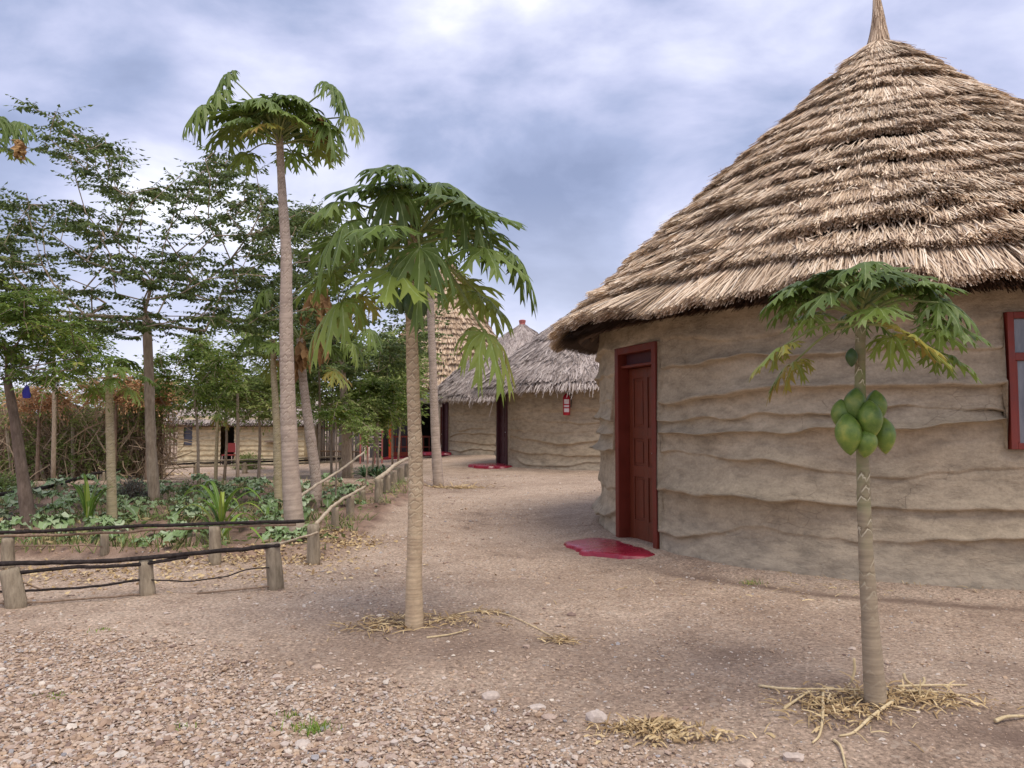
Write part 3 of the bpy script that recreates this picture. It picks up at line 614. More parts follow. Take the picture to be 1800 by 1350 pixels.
def hut_one():
    cx, cy = H1
    root = thing('mud_hut', 'large round mud hut at the right with layered straw roof and dark red door', 'hut', (cx, cy, 0), 'round thatched mud huts')
    thd = math.atan2(-.35, -.94) + R(-.5); w = .86; H = 2.12; dh = w / 2 / RW
    p0 = at(1768, 660, 1.0) - np.array([0, 0, CAMZ])      # bearing of the window's near edge
    k = p0[0] / p0[1] - .003
    # where that bearing meets the wall circle
    a_, b_, c_ = 1 + k * k, -2 * (cy + k * cx), cx * cx + cy * cy - RW * RW
    yy = (-b_ - math.sqrt(b_ * b_ - 4 * a_ * c_)) / (2 * a_); wt0 = math.atan2(yy - cy, k * yy - cx); wt1 = wt0 + 1.05 / RW
    wz0, wz1 = 1.10, 2.14
    a = Acc(); mud_wall(a, cx, cy, RW, 2.55, [.33, .62, .95, 1.20, 1.37, 1.56, 1.80, 2.1], [(thd - dh, thd + dh, -1, H), (wt0, wt1, wz0, wz1)], 11, .024 / RW, 16, .125)
    wall = a.obj('wall', M['mud'], root, True)
    fr = hframe(cx, cy, thd); g0 = float(gh(*(fr.o[:2] + fr.n[:2] * .2))); fr.o[2] = .0
    panel_door(root, fr, w, H, .105, M['red'], M['frame_red'])
    doorstep(root, fr, .56, .74, .035, 8, .04)
    # dark room behind
    b = Acc(); fr.box(b, -.6, .6, -.62, -.6, 0, 2.3); b.obj('inner_wall', M['mud'], root)
    fw = hframe(cx, cy, (wt0 + wt1) / 2); ww = (wt1 - wt0) * RW * .985; f = Acc(); t = .048
    x0, x1 = -ww / 2, ww / 2
    fw.box(f, x0, x0 + t, -.10, .026, wz0, wz1); fw.box(f, x1 - t, x1, -.10, .026, wz0, wz1); fw.box(f, x0 + t, x1 - t, -.10, .024, wz0, wz0 + t); fw.box(f, x0 + t, x1 - t, -.10, .024, wz1 - t, wz1); fw.box(f, x0 + t, x1 - t, -.09, .020, wz1 - .37, wz1 - .31)
    for (za, zb) in ((wz0 + t, wz1 - .37),):
        fw.box(f, -.03, .03, -.085, .018, za, zb); 
        for (ua, ub) in ((x0 + t, x0 + t + .022), (-.065, -.03), (.03, .065), (x1 - t - .035, x1 - t)): fw.box(f, ua, ub, -.05, .012, za, zb)
    wi = bevel(f.obj('window', M['win_red'], root), .005)
    for (ua, ub, za, zb) in ((x0 + t, x1 - t, wz1 - .31, wz1 - t), (x0 + t + .022, -.065, wz0 + t, wz1 - .37), (.065, x1 - t - .035, wz0 + t, wz1 - .37)):
        g = Acc(); fw.box(g, ua, ub, -.03, -.022, za, zb); g.obj('pane', M['glass'], wi)
    # roof
    zE, zA, Re = 2.20, 5.97, 4.02
    tl = lambda th: .10 * np.cos(th - math.pi * .95) + .05 * np.sin(th * 3 + 1)
    rf = roof_fn(cx, cy, Re, zE, zA, .012, tl, .0)
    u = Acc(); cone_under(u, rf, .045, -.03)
    # ragged straw hanging under the edge, in the shade-darkened colour
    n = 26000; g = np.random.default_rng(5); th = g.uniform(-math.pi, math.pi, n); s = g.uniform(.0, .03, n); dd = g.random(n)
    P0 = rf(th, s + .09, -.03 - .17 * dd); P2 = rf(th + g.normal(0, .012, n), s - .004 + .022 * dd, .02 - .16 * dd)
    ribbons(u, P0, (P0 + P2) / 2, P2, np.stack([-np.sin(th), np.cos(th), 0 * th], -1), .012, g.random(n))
    ro = Acc()
    cs = np.array([.0] + list(np.linspace(.075, .955, 22) + np.random.default_rng(3).normal(0, .006, 22)))
    thatch(ro, rf, cs, .0085, 6.2, .38, .17, 101, .15, .014, .58, messy=.15)
    thatch(ro, rf, cs[1:] + .02, .012, .5, .30, .15, 221, .16, .05, .4, messy=.5)
    # second ridge running off to the right, behind the peak
    g = np.random.default_rng(9)
    zr = 4.30; xr0, xr1 = cx + 1.75, cx + 4.8
    for side in (-1, 1):
        for k, q in enumerate(np.arange(1.9, -.01, -.21)):
            n = int((xr1 - xr0) / .0125 * 4.2); x = g.uniform(xr0, xr1, n); lay = g.random(n)
            dn = q + .09 * fbm(x * 1.1, k * 3., seed=77 + k) - np.abs(g.normal(0, .03, n)); rt = np.maximum(dn - .42, -.02)
            ang = R(43); ca, sa = math.cos(ang), math.sin(ang)
            def gf(x, d, o): return np.stack([x, cy - .10 + side * (d * ca + o * sa) - .08 * (x - xr0) * 0, zr - d * sa + o * ca - .02 * (x - xr0)], -1)
            P2 = gf(x + g.normal(0, .05, n), dn, .02 + .10 * lay); P0 = gf(x, rt, .01 * lay); P1 = gf(x, (dn + rt) / 2, .02 + .07 * lay)
            tw = g.normal(0, .5, n)[:, None]; Wd = nrm(np.array([1., 0, 0]) * np.cos(tw) + np.array([0, side * .6, .8]) * np.sin(tw))
            ribbons(ro, P0, P1, P2, Wd, .0125 * g.uniform(.7, 1.3, n), np.clip(g.beta(2.2, 2, n) * .85 + .1 * lay, 0, 1))
        V = [gf(np.array([x]), np.array([d]), -.02)[0] for x in (xr0, xr1) for d in (0, 2.1)]; u.add(V, [[0, 1, 3, 2]], None, .5)
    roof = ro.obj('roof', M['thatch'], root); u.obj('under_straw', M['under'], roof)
    # bound straw finial
    fa = Acc(); z = np.linspace(0, 1, 16); prof = .135 * (1 - z) ** 2.2 + .030; ph = np.stack([np.full(16, cx) + .03 * np.sin(z * 3), np.full(16, cy), zA - .10 + z * 1.0], -1)
    ph[:, 0] -= .035 * z
    tube(fa, ph, prof, 14, .25, .12, 4)
    n = 700; th = g.uniform(-math.pi, math.pi, n); t0 = g.random(n) * .6; t1 = t0 + g.uniform(.2, .4, n)
    def fp(th, t, o): r = .135 * (1 - np.clip(t, 0, 1)) ** 2.2 + .030 + o; return np.stack([cx - .035 * t + .03 * np.sin(t * 3) + r * np.cos(th), cy + r * np.sin(th), zA - .10 + t * 1.0], -1)
    ribbons(fa, fp(th, t1, .004), fp(th, (t0 + t1) / 2, .006), fp(th, t0, .012), np.stack([-np.sin(th), np.cos(th), 0 * th], -1), .010, np.clip(g.beta(2, 2, n), 0, 1) * .7)
    fin = fa.obj('finial', M['thatch'], roof)
    bd = Acc(); tt = np.linspace(0, 2 * math.pi, 40)
    for zz, r in ((.055, .128), (.085, .118)): tube(bd, [fp(np.array(t), zz / 1.0, .012 + .004 * math.sin(3 * t))[()] for t in tt], .010, 6, .2, cap=False)
    bd.obj('binding', M['twig'], fin)
    # loose stems standing up from the left slope and the peak
    tw = Acc()
    for _ in range(9):
        b0 = rf(np.array(math.pi * .86 + g.normal(0, .02)), np.array(.575 + g.normal(0, .008)), .08); e = b0 + np.array([g.normal(-.03, .05), 0, g.uniform(.12, .26)]); tube(tw, [b0, (b0 + e) / 2 + g.normal(0, .01, 3), e], .003, 4)
    tw.obj('loose_stem', M['twig'], roof)
    # pole ends and the ring beam under the eave
    rb = Acc()
    for k in range(30):
        t = k / 30 * 2 * math.pi + g.normal(0, .03); p1 = rf(np.array(t), np.array(.07), -.22); p0 = rf(np.array(t), np.array(.30), -.22); rb = Acc(); tube(rb, [p0, p1], .028, 7); rb.obj('rafter', M['bark_dark'], roof)
    return root
hut_one()

def far_hut(cx, cy, label, seed, zA=5.35, door_top=None):
    root = thing('mud_hut', label, 'hut', (cx, cy, 0), 'round thatched mud huts')
    thd = math.atan2(-.35, -.94); w = .90; H = 2.15; dh = w / 2 / RW
    a = Acc(); mud_wall(a, cx, cy, RW, 2.5, [.24, .50, .80, 1.02, 1.35, 1.62], [(thd - dh, thd + dh, -1, H)], seed, .07 / RW, 8, .06)
    a.obj('wall', M['mud_far'], root, True)
    fr = hframe(cx, cy, thd); fr.o[2] = .04; panel_door(root, fr, w, H - .04, .05, M['maroon'], M['maroon'], True); doorstep(root, fr, .75, 1.0, .05, seed)
    rf = roof_fn(cx, cy, 4.05, 2.34, zA, .05, lambda th: .05 * np.sin(th * 2 + seed))
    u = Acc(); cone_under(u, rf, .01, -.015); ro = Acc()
    cs = np.array([0.] + list(np.linspace(.05, .97, 15)))
    thatch(ro, rf, cs, .026, 4.2, .75, .11, seed * 7, .20, .09, .8, messy=.28)
    thatch(ro, rf, cs + .03, .022, 1.5, .6, .12, seed * 9, .30, .10, .7, messy=.5)
    # shaggy fringe
    g = np.random.default_rng(seed); n = 2600; th = g.uniform(-math.pi, math.pi, n); P0 = rf(th, .02 + 0 * th, .03); P2 = rf(th + g.normal(0, .02, n), -.03 - .03 * g.random(n), .0); P2[:, 2] -= g.exponential(.05, n)
    ribbons(ro, P0, (P0 + P2) / 2 + np.array([0, 0, .02]), P2, np.stack([-np.sin(th), np.cos(th), 0 * th], -1), .02, g.random(n))
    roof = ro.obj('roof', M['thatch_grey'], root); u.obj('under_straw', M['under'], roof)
    fa = Acc(); tube(fa, [(cx, cy, zA - .15), (cx, cy, zA + .08), (cx, cy, zA + .22), (cx, cy, zA + .25)], [.20, .12, .15, .10], 12, .3, .2, 2); fa.obj('finial', M['redslat'] if seed == 33 else M['thatch_grey'], roof)
far_hut(2.95, 23.0, 'round mud hut with shaggy grey thatch and a fire extinguisher hung on its wall', 22)
far_hut(.45, 32.2, 'farthest round mud hut with grey thatch and a small reddish knob on its peak', 33, 5.55)

# fire extinguisher on the second hut
def extinguisher():
    th = math.atan2(19.75 - 23.0, at(997, 712, 19.75)[0] - 2.95); fr = hframe(2.95, 23.0, th); c = .17
    p = fr.p(0, c, .0); z0, z1 = at(997, 730, p[1])[2], at(997, 690, p[1])[2]; r = .095
    root = thing('fire_extinguisher', 'red fire extinguisher with white label hanging on the wall of the grey thatched hut', 'fire extinguisher', (p[0], p[1], z0))
    a = Acc(); h = z1 - z0; tube(a, [[p[0], p[1], z0 + h * t] for t in (0, .02, .06, .78, .86, .92, .97)], [r * .8, r * .95, r, r, r * .8, r * .42, r * .3], 20); a.obj('cylinder', M['ext_red'], root, True)
    b = Acc()
    for (za, zb) in ((.14, .30), (.36, .44), (.50, .70)):
        tt = np.linspace(-.75, .75, 9); base = math.atan2(-p[1], -p[0]) ; V = [[p[0] + (r + .003) * math.cos(base + t), p[1] + (r + .003) * math.sin(base + t), z0 + h * z] for t in tt for z in (za, zb)]
        b.add(V, [[2 * k, 2 * k + 2, 2 * k + 3, 2 * k + 1] for k in range(8)])
    b.obj('label_sticker', M['white'], root, True)
    v = Acc(); tube(v, [[p[0], p[1], z0 + h * .95], [p[0], p[1], z0 + h * 1.06]], .025, 10); tube(v, [[p[0] - .02, p[1], z0 + h * 1.06], [p[0] + .10, p[1], z0 + h * 1.10]], .012, 6); tube(v, [[p[0] - .02, p[1], z0 + h * 1.03], [p[0] + .10, p[1], z0 + h * 1.03]], .010, 6); v.obj('valve', M['steel'], root, True)
    q = Acc(); tube(q, catmull([[p[0], p[1], z0 + h * 1.0], [p[0] + .10, p[1] - .02, z0 + h * .97], [p[0] + .125, p[1] - .03, z0 + h * .7], [p[0] + .115, p[1] - .03, z0 + h * .35]], 12), .012, 8); q.obj('hose', M['rubber'], root, True)
    k = Acc(); fr2 = hframe(2.95, 23.0, th); zz = z0 + h * .9; fr2.box(k, -.02, .02, -.02, c, zz, zz + .02); k.obj('bracket', M['steel'], root)
extinguisher()

# tall tan thatched building farther back
def big_hall():
    Y = 41.; cx = at(788, 700, Y)[0]; root = thing('thatched_hall', 'tall conical hall with fresh tan layered thatch rising behind the papaya trunks', 'hall', (cx, Y, 0))
    zA = at(800, 455, Y)[2]; zE = at(800, 690, Y)[2]; f = roof_fn(cx, Y, 3.9, zE, zA, .02)
    a = Acc(); thatch(a, f, np.linspace(0, .97, 26), .035, 3.0, .55, .34, 5, .10, .03, messy=.1); r = a.obj('roof', M['thatch_tan'], root)
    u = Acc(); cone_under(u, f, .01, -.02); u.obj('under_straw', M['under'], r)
    w = Acc(); tube(w, [[cx, Y, -.1], [cx, Y, zE + .4]], 3.3, 40, cap=False); w.obj('wall', M['mud_far'], root, True)
big_hall()

# veranda with orange post between the trees
def veranda():
    Y = 33.; L_, R_ = at(640, 790, Y)[0], at(765, 790, Y)[0]; g = float(gh(at(700, 790, Y)[0], Y)); root = thing('veranda_building', 'low grey veranda building with orange red post and dark red railing behind the garden', 'building', ((L_ + R_) / 2, Y, g))
    F = Frame([L_, Y, g], [1, 0, 0], [0, -1, 0]); w = R_ - L_; a = Acc(); F.box(a, 0, w, -1.4, -1.3, 0, 2.5); a.obj('wall', M['darkgrey'], root)
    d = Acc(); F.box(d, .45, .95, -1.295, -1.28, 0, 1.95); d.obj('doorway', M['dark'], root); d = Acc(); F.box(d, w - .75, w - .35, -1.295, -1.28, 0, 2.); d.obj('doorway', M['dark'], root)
    q = Acc(); F.box(q, w - .95, w - .76, -1.29, .0, 0, 2.4); q.obj('side_wall', M['greywood'], root)
    rf = Acc(); V = [F.p(1.05, .5, 2.35), F.p(w + .6, .5, 3.0), F.p(w + .6, -2.2, 3.3), F.p(1.05, -2.2, 2.65)]; V += [p - np.array([0, 0, .10]) for p in V]; rf.add(V, BQ, None, .3); rf.obj('roof', M['slate'], root)
    px = at(687, 750, Y)[0] - L_
    for x in (px, w + .3): p = Acc(); F.box(p, x - .07, x + .07, -.02, .12, 0, 2.3); p.obj('post', M['orange'] if x == px else M['frame_red'], root)
    rl = Acc()
    for (za, zb) in ((.95, 1.02), (.50, .55), (.12, .30)): F.box(rl, px + .07, w - .2, .02, .07, za, zb)
    for k in range(9): x = px + .2 + k * .25; F.box(rl, x, x + .035, .025, .065, .15, .95)
    rl.obj('railing', M['frame_red'], root); fl = Acc(); F.box(fl, px - .3, w + .6, -1.3, .45, -.2, .06); fl.obj('floor_slab', M['step'], root)
veranda()
def pole_fence():
    Y = 31.; x0, x1 = at(560, 780, Y)[0], at(640, 780, Y)[0]; g = float(gh(x0, Y)); root = thing('pole_fence', 'upright grey pole screen between the low hut and the veranda', 'fence', ((x0 + x1) / 2, Y, g)); a = Acc()
    for x in np.arange(x0, x1, .085): h = 1.75 + random.uniform(-.1, .15); tube(a, [[x, Y + random.uniform(-.03, .03), g - .1], [x + random.uniform(-.04, .04), Y, g + h]], .038, 7, random.random(), .15, 3)
    a.obj('poles', M['greywood'], root, True); b = Acc(); tube(b, [[x0, Y - .06, g + .45], [x1, Y - .06, g + .42]], .03, 7); tube(b, [[x0, Y - .06, g + 1.4], [x1, Y - .06, g + 1.42]], .03, 7); b.obj('crosspole', M['twig'], root)
    # shaggy thatch strip above
    t = Acc(); n = 2600; x = rng.uniform(x0 - .4, x1 + 1.4, n); z = g + 1.9 + rng.uniform(0, .5, n); P0 = np.stack([x, Y - .25 + (z - g - 1.9) * .8, z + .25], -1); P2 = np.stack([x + rng.normal(0, .07, n), Y - .5 + (z - g - 1.9) * .8, z - rng.uniform(.0, .2, n)], -1)
    ribbons(t, P0, (P0 + P2) / 2, P2, np.tile([1., 0, 0], (n, 1)), .03, rng.random(n)); t.obj('thatch_cover', M['thatch_grey'], root)
    Y = 29.; x0, x1 = at(634, 780, Y)[0], at(672, 780, Y)[0]; g = float(gh(x0, Y)); zt = at(650, 758, Y)[2]; zb = at(650, 786, Y)[2]
    root = thing('lattice_screen', 'faded pink and white slatted screen beside the veranda', 'screen', ((x0 + x1) / 2, Y, g)); F = Frame([x0, Y, 0], [1, 0, 0], [0, -1, 0]); w = x1 - x0; p = Acc(); q = Acc()
    for k in range(6): z = zb + (zt - zb) * k / 5; F.box(p, 0, w, .0, .02, z, z + .045)
    for x in (0, w * .33, w * .66, w): F.box(q, x - .03, x + .03, .021, .05, g - .05, zt + .1)
    p.obj('slats', M['pinkwhite'], root); q.obj('uprights', M['redslat'], root)
pole_fence()

# low stone-and-mud hut on the left
def low_hut():
    Y = 29.; x0, x1 = at(312, 790, Y)[0], at(535, 790, Y)[0]; g = float(gh((x0 + x1) / 2, Y)) - .02; root = thing('low_hut', 'low rectangular mud hut with flat grey thatch and blue grey shutter beyond the garden', 'hut', ((x0 + x1) / 2, Y, g))
    zE = at(400, 745, Y)[2] - g; F = Frame([x0, Y, g], [1, 0, 0], [0, -1, 0]); w = x1 - x0
    dx0, dx1 = at(388, 780, Y)[0] - x0, at(412, 780, Y)[0] - x0; wx0, wx1 = at(323, 780, Y)[0] - x0, at(338, 780, Y)[0] - x0; wz0, wz1 = at(330, 783, Y)[2] - g, at(330, 750, Y)[2] - g
    def seg(a, u0, u1, z0, z1):
        nu, nz = max(2, int((u1 - u0) / .07)), max(2, int((z1 - z0) / .035)); U, Z = np.meshgrid(np.linspace(u0, u1, nu + 1), np.linspace(z0, z1, nz + 1))
        zz = Z + .05 * fbm(U * 1.2, 0, seed=8); P = .055 * (1 - (zz / .19 % 1)) ** 1.5 + .03 * fbm(U * 3, Z * 4, seed=4)
        V = F.o + F.u * U[..., None] + F.n * P[..., None] + F.z * Z[..., None]; m = nu + 1; i = np.arange(nz)[:, None]; j = np.arange(nu)[None]
        a.add(V.reshape(-1, 3), np.stack([i * m + j, i * m + j + 1, (i + 1) * m + j + 1, (i + 1) * m + j], -1).reshape(-1, 4))
    a = Acc(); seg(a, 0, wx0, -.1, zE + .3); seg(a, wx0, wx1, -.1, wz0); seg(a, wx0, wx1, wz1, zE + .3); seg(a, wx1, dx0, -.1, zE + .3); seg(a, dx1, w, -.1, zE + .3)
    F.box(a, 0, .1, -3, -.001, -.1, zE + .3); F.box(a, w - .1, w, -3, -.001, -.1, zE + .3); F.box(a, 0, w, -3.1, -3, -.1, zE + .3); a.obj('wall', M['mud_pale'], root, True)
    b = Acc(); F.box(b, wx0, wx1, -.06, -.02, wz0, wz1); b.obj('shutter', M['slate'], root)
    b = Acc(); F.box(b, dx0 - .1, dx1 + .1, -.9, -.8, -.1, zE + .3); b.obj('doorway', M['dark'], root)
    b = Acc(); F.box(b, w * .80, w * .83, .03, .06, 0, .9); F.box(b, w * .72, w * .98, .30, .65, .0, .02); [F.box(b, w * .70 + k * .05, w * .80 + k * .05, .05, .25, .90, .96) for k in (0,)]; b.obj('shelf', M['bark_dark'], root)
    # woven stick panel at the left end
    s = Acc(); 
    for k in range(26): x = -.05 - k * .045; tube(s, [F.p(x, .02, -.1), F.p(x + random.uniform(-.06, .06), .04, zE + random.uniform(-.1, .1))], .014, 5)
    for k in range(8): z = .1 + k * .2; tube(s, [F.p(-1.25, .05, z), F.p(0, .05, z + random.uniform(-.05, .05))], .013, 5)
    s.obj('stick_panel', M['twig'], root)
    t = Acc(); g2 = np.random.default_rng(6)
    for row in range(6):
        n = 1700; x = g2.uniform(-1.3, w + .5, n); d = -.35 + row * .32 + .08 * fbm(x * 1.3, row * 3., seed=5); z = zE + .02 + (d + .35) * .26 + .06 * g2.random(n)
        P2 = F.o + F.u * (x + g2.normal(0, .08, n))[:, None] - F.n * (d - .1 * g2.random(n))[:, None] + F.z * (z - .12 * (row == 0) * g2.random(n))[:, None]
        P0 = F.o + F.u * x[:, None] - F.n * (d + .55)[:, None] + F.z * (z + .12)[:, None]
        ribbons(t, P0, (P0 + P2) / 2 + np.array([0, 0, .04]), P2, nrm(np.stack([np.ones(n), 0 * x, g2.normal(0, .5, n)], -1)), .035, g2.random(n))
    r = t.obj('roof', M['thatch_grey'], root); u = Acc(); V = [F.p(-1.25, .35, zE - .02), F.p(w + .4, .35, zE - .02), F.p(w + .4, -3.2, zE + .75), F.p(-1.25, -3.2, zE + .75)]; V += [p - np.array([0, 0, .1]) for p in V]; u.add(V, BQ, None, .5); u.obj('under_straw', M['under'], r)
    # red chair in the doorway
    cp = at(402, 806, Y - .35); cz = float(gh(cp[0], cp[1])); ch = thing('chair', 'small red chair with thin pale legs in the dark doorway of the low hut', 'chair', (cp[0], cp[1], cz)); G = Frame([cp[0], cp[1], cz], [1, 0, 0], [0, -1, 0])
    s = Acc(); G.box(s, -.2, .2, -.2, .2, .38, .42); s.obj('seat', M['redplastic'], ch); s = Acc(); G.box(s, -.2, .2, -.22, -.19, .50, .85); s.obj('backrest', M['redplastic'], ch)
    for sx in (-.18, .18):
        for sn in (-.19, .18): l = Acc(); tube(l, [G.p(sx * 1.1, sn * 1.1, 0), G.p(sx, sn, .85 if sn < 0 else .40)], .013, 6); l.obj('leg', M['pinkwhite'], ch)
low_hut()

# ------------------------------------------------------------------ papaya trees
EDGE = [(0, 0, .015), (.14, .12, .05), (.27, .24, .07), (.32, .47, .25), (.41, .41, .085), (.48, .48, .085), (.55, .74, .25), (.65, .64, .075), (.73, .72, .08), (.79, .93, .16), (.87, .86, .045), (1., 1., .0)]
def papaya_leaf(acc, E, fwd, Sz, droop, age, g, fold=.35, nl=9):
    """a deeply lobed leaf hanging from the point E; fwd is the outward direction of its middle lobe"""
    fwd = nrm(fwd); up = nrm(np.array([0, 0, 1.]) + g.normal(0, .18, 3)); lat = nrm(np.cross(fwd, up)); nn = np.cross(lat, fwd)
    half = nl // 2
    for k in range(-half, half + 1):
        a = k * R(150 / half) + g.normal(0, .05); Lk = Sz * (1 - .13 * abs(k) / half * 2 - .18 * (abs(k) == half)) * g.uniform(.9, 1.08)
        rows = []; bend = g.normal(0, .10)
        ca, sa = math.cos(a), math.sin(a); mids = []
        for (tm, te, w) in EDGE:
            for side, t, ww in ((-1, te, w), (0, tm, 0), (1, te, w)):
                if side: t = t + g.normal(0, .012); ww = ww * g.uniform(.85, 1.15)
                x = t * Lk; y = side * ww * Lk * 1.05 + bend * t * t * Lk
                X = x * ca - y * sa; Yy = x * sa + y * ca; rho = math.hypot(X, Yy)
                dz = droop * rho * rho / Sz
                sh = 1 / math.sqrt(1 + (1.3 * droop * rho / Sz) ** 2)
                p = E + (fwd * X + lat * Yy) * sh - np.array([0, 0, 1.]) * dz - nn * abs(side) * ww * Lk * fold + nn * .02 * Sz * math.sin(9 * t + k)
                rows.append(p)
        V = np.array(rows); n = len(EDGE); Q = []
        for i in range(n - 1): Q += [[3 * i, 3 * i + 1, 3 * i + 4, 3 * i + 3], [3 * i + 1, 3 * i + 2, 3 * i + 5, 3 * i + 4]]
        ag = np.clip(age + g.normal(0, .05) + .10 * (np.tile([1, 0, 1], n)) * age, 0, 1)
        acc.add(V, Q, None, ag, np.tile([0, 1, 0], n))
def dry_leaf(acc, E, L, g):
    for k in range(7):
        n = 7; t = np.linspace(0, 1, n); a = g.uniform(0, 6.28); sp = g.uniform(.02, .12) * L / .4
        P = np.stack([E[0] + np.cos(a) * sp * np.sqrt(t) + .03 * np.sin(t * 9 + k) * t, E[1] + np.sin(a) * sp * np.sqrt(t), E[2] - L * t * g.uniform(.6, 1)], -1)
        w = .045 * np.sin(np.pi * (t * .8 + .12)) * (1 + .5 * np.sin(t * 22 + k)); b = g.uniform(0, 6.28); sd = np.stack([np.cos(b + t * 4), np.sin(b + t * 4), 0 * t], -1)
        V = np.stack([P - sd * w[:, None], P + sd * w[:, None]], 1).reshape(-1, 3); acc.add(V, [[2 * i, 2 * i + 1, 2 * i + 3, 2 * i + 2] for i in range(n - 1)], None, g.random(), .5)
def fruit(root, p, L, r, seed, dark=0.):
    a = Acc(); n, m = 16, 18; t = np.linspace(0, 1, n); prof = r * np.sin(np.pi * np.clip(t, 0, 1)) ** .62 * (1 - .28 * t + .30 * t * (1 - t)); prof[0] = r * .12; prof[-1] = .001
    lean = np.array([math.cos(seed), math.sin(seed) * .4, 0]) * .12
    P = np.array([p + np.array([0, 0, -L * x]) + lean * L * x for x in t]); tube(a, P, prof, m, v=dark, ring=lambda A, l: .010 * r * 10 * .1 * np.cos(A * 5)); a.obj('fruit', M['fruit'], root, True)
def papaya(label, path, radii, n, pet, Sz, seed, mat, group='papaya trees', fruits=(), dry=(), young=.75, extra=None, squash=1., vgreen=None, gx=(-50, 62), seg=20, agebase=.12, vrange=(.15, .6)):
    g = np.random.default_rng(seed); path = np.asarray(path, float); base = path[0].copy()
    root = thing('papaya_tree', label, 'papaya tree', base, group)
    P = catmull(path, 60); P[0, 2] -= .06
    rad = np.interp(np.linspace(0, 1, 60), np.linspace(0, 1, len(radii)), radii)
    a = Acc(); tr = np.linspace(0, 1, 60)
    def ring(A, l): return rad.mean() * (.045 * np.abs(np.sin(l * 34 + .5 * np.sin(A * 2))) ** .6 + .04 * (vn(np.cos(A) * 3 + 9, np.sin(A) * 3, l * 28, seed=seed) - .5))
    vv = np.repeat(ss(*vrange, tr), seg); tube(a, P, rad, seg, 0, .10, seed, ring, v=np.concatenate([vv, [0, 1]])); a.obj('trunk', mat, root, True)
    top = P[-1]; c = Acc(); pt = Acc()
    for i in range(n):
        f = i / max(1, n - 1)                              # 0 oldest/lowest .. 1 youngest/top
        el = R(gx[0] + (gx[1] - gx[0]) * f ** .85 + g.normal(0, 6)); az = i * 2.39996 + g.normal(0, .2)
        pl = pet * g.uniform(.85, 1.12) * (1 - .45 * f ** 3); o = top - np.array([0, 0, (1 - f) * .10 * pet / .4])
        d = np.array([math.cos(az) * math.cos(el), math.sin(az) * math.cos(el) * squash, math.sin(el)])
        E = o + d * pl; mid = o + d * pl * .5 + np.array([0, 0, .06 * pl])
        E = E - np.array([0, 0, .10 * pl])
        tube(pt, catmull([o, mid, E], 7), np.linspace(.011, .006, 7) * (Sz / .35) ** .6, 6, g.random() * .3 + (.5 if f < .2 else .2))
        fw = np.array([d[0], d[1], -.30 + .4 * math.sin(el)]); age = agebase + .34 * g.random() + (.38 if f < .16 else (.16 if f < .3 else 0)) - .12 * (f > .7)
        papaya_leaf(c, E, fw, Sz * g.uniform(.85, 1.1) * (young if f > .85 else 1), g.uniform(.22, .68), np.clip(age, 0, 1), g)
    if extra:
        for (px, py, Y, s, ag, fx) in extra:
            E = at(px, py, Y); o = top; tube(pt, catmull([o, (o + E) / 2 + np.array([0, 0, .05]), E], 9), np.linspace(.012, .007, 9), 6, .3)
            papaya_leaf(c, E, np.array([fx, -.4, -.5]), s, .9, ag, g)
    cr = c.obj('crown', M['pap'], root, False); pt.obj('leaf_stalks', M['petiole'], cr, True)
    for (px, py, Y, L) in dry:
        q = Acc(); E = at(px, py, Y); dry_leaf(q, E, L, g); tube(q, catmull([top, (top + E) / 2 + np.array([0, 0, .04]), E], 8), .006, 5, .9); q.obj('withered_leaf', M['pap_dry'], root)
    for (px, py, Y, L, r, dk) in fruits: fruit(root, at(px, py, Y), L, r, px, dk)
    return root
M['petiole'] = mat_leaf('leaf_stalk', [(0, (.20, .25, .08)), (1, (.34, .36, .14))], None, .05, .5)

# small fruiting papaya, right foreground
B = gp(1540, 1238); Y = B[1]
papaya('small papaya tree in the right foreground with a cluster of green fruit on its trunk', [B, at(1530, 1100, Y), at(1521, 950, Y), at(1516, 800, Y), at(1512, 690, Y), at(1513, 535, Y)], [.046, .037, .029, .026, .023, .020], 32, .34, .205, 5, M['trunkB'],
       fruits=[(1488, 727, Y - .07, .185, .060, 0), (1528, 704, Y - .085, .175, .056, 0), (1505, 682, Y - .03, .165, .052, .3), (1538, 686, Y + .01, .15, .050, .1), (1478, 702, Y - .01, .14, .046, .2), (1553, 734, Y - .03, .165, .050, 0), (1524, 753, Y - .075, .13, .052, 0), (1497, 612, Y - .035, .085, .028, 1.)], gx=(-14, 58), squash=.9, vrange=(.18, .8))
# papaya in the middle foreground
B = gp(728, 1103); Y = B[1]
papaya('papaya tree in the centre foreground with diamond scarred trunk and wide drooping leaves', [B, at(728, 1000, Y), at(731, 850, Y), at(727, 700, Y), at(724, 600, Y), at(722, 500, Y), at(728, 402, Y)], [.058, .047, .043, .040, .036, .033, .030], 24, .54, .345, 12, M['trunkA'],
       fruits=[(703, 508, Y - .06, .16, .038, 1.), (717, 514, Y - .09, .17, .038, 1.), (741, 512, Y - .04, .16, .034, 1.)], extra=[(905, 450, Y - .1, .30, .35, .6), (852, 585, Y - .15, .36, .72, .3), (738, 436, Y - .45, .36, .25, .05), (612, 390, Y - .2, .36, .30, -.5), (600, 530, Y - .1, .36, .62, -.6), (815, 350, Y - .1, .36, .2, .5), (690, 335, Y - .2, .34, .3, -.1)], gx=(-28, 66))
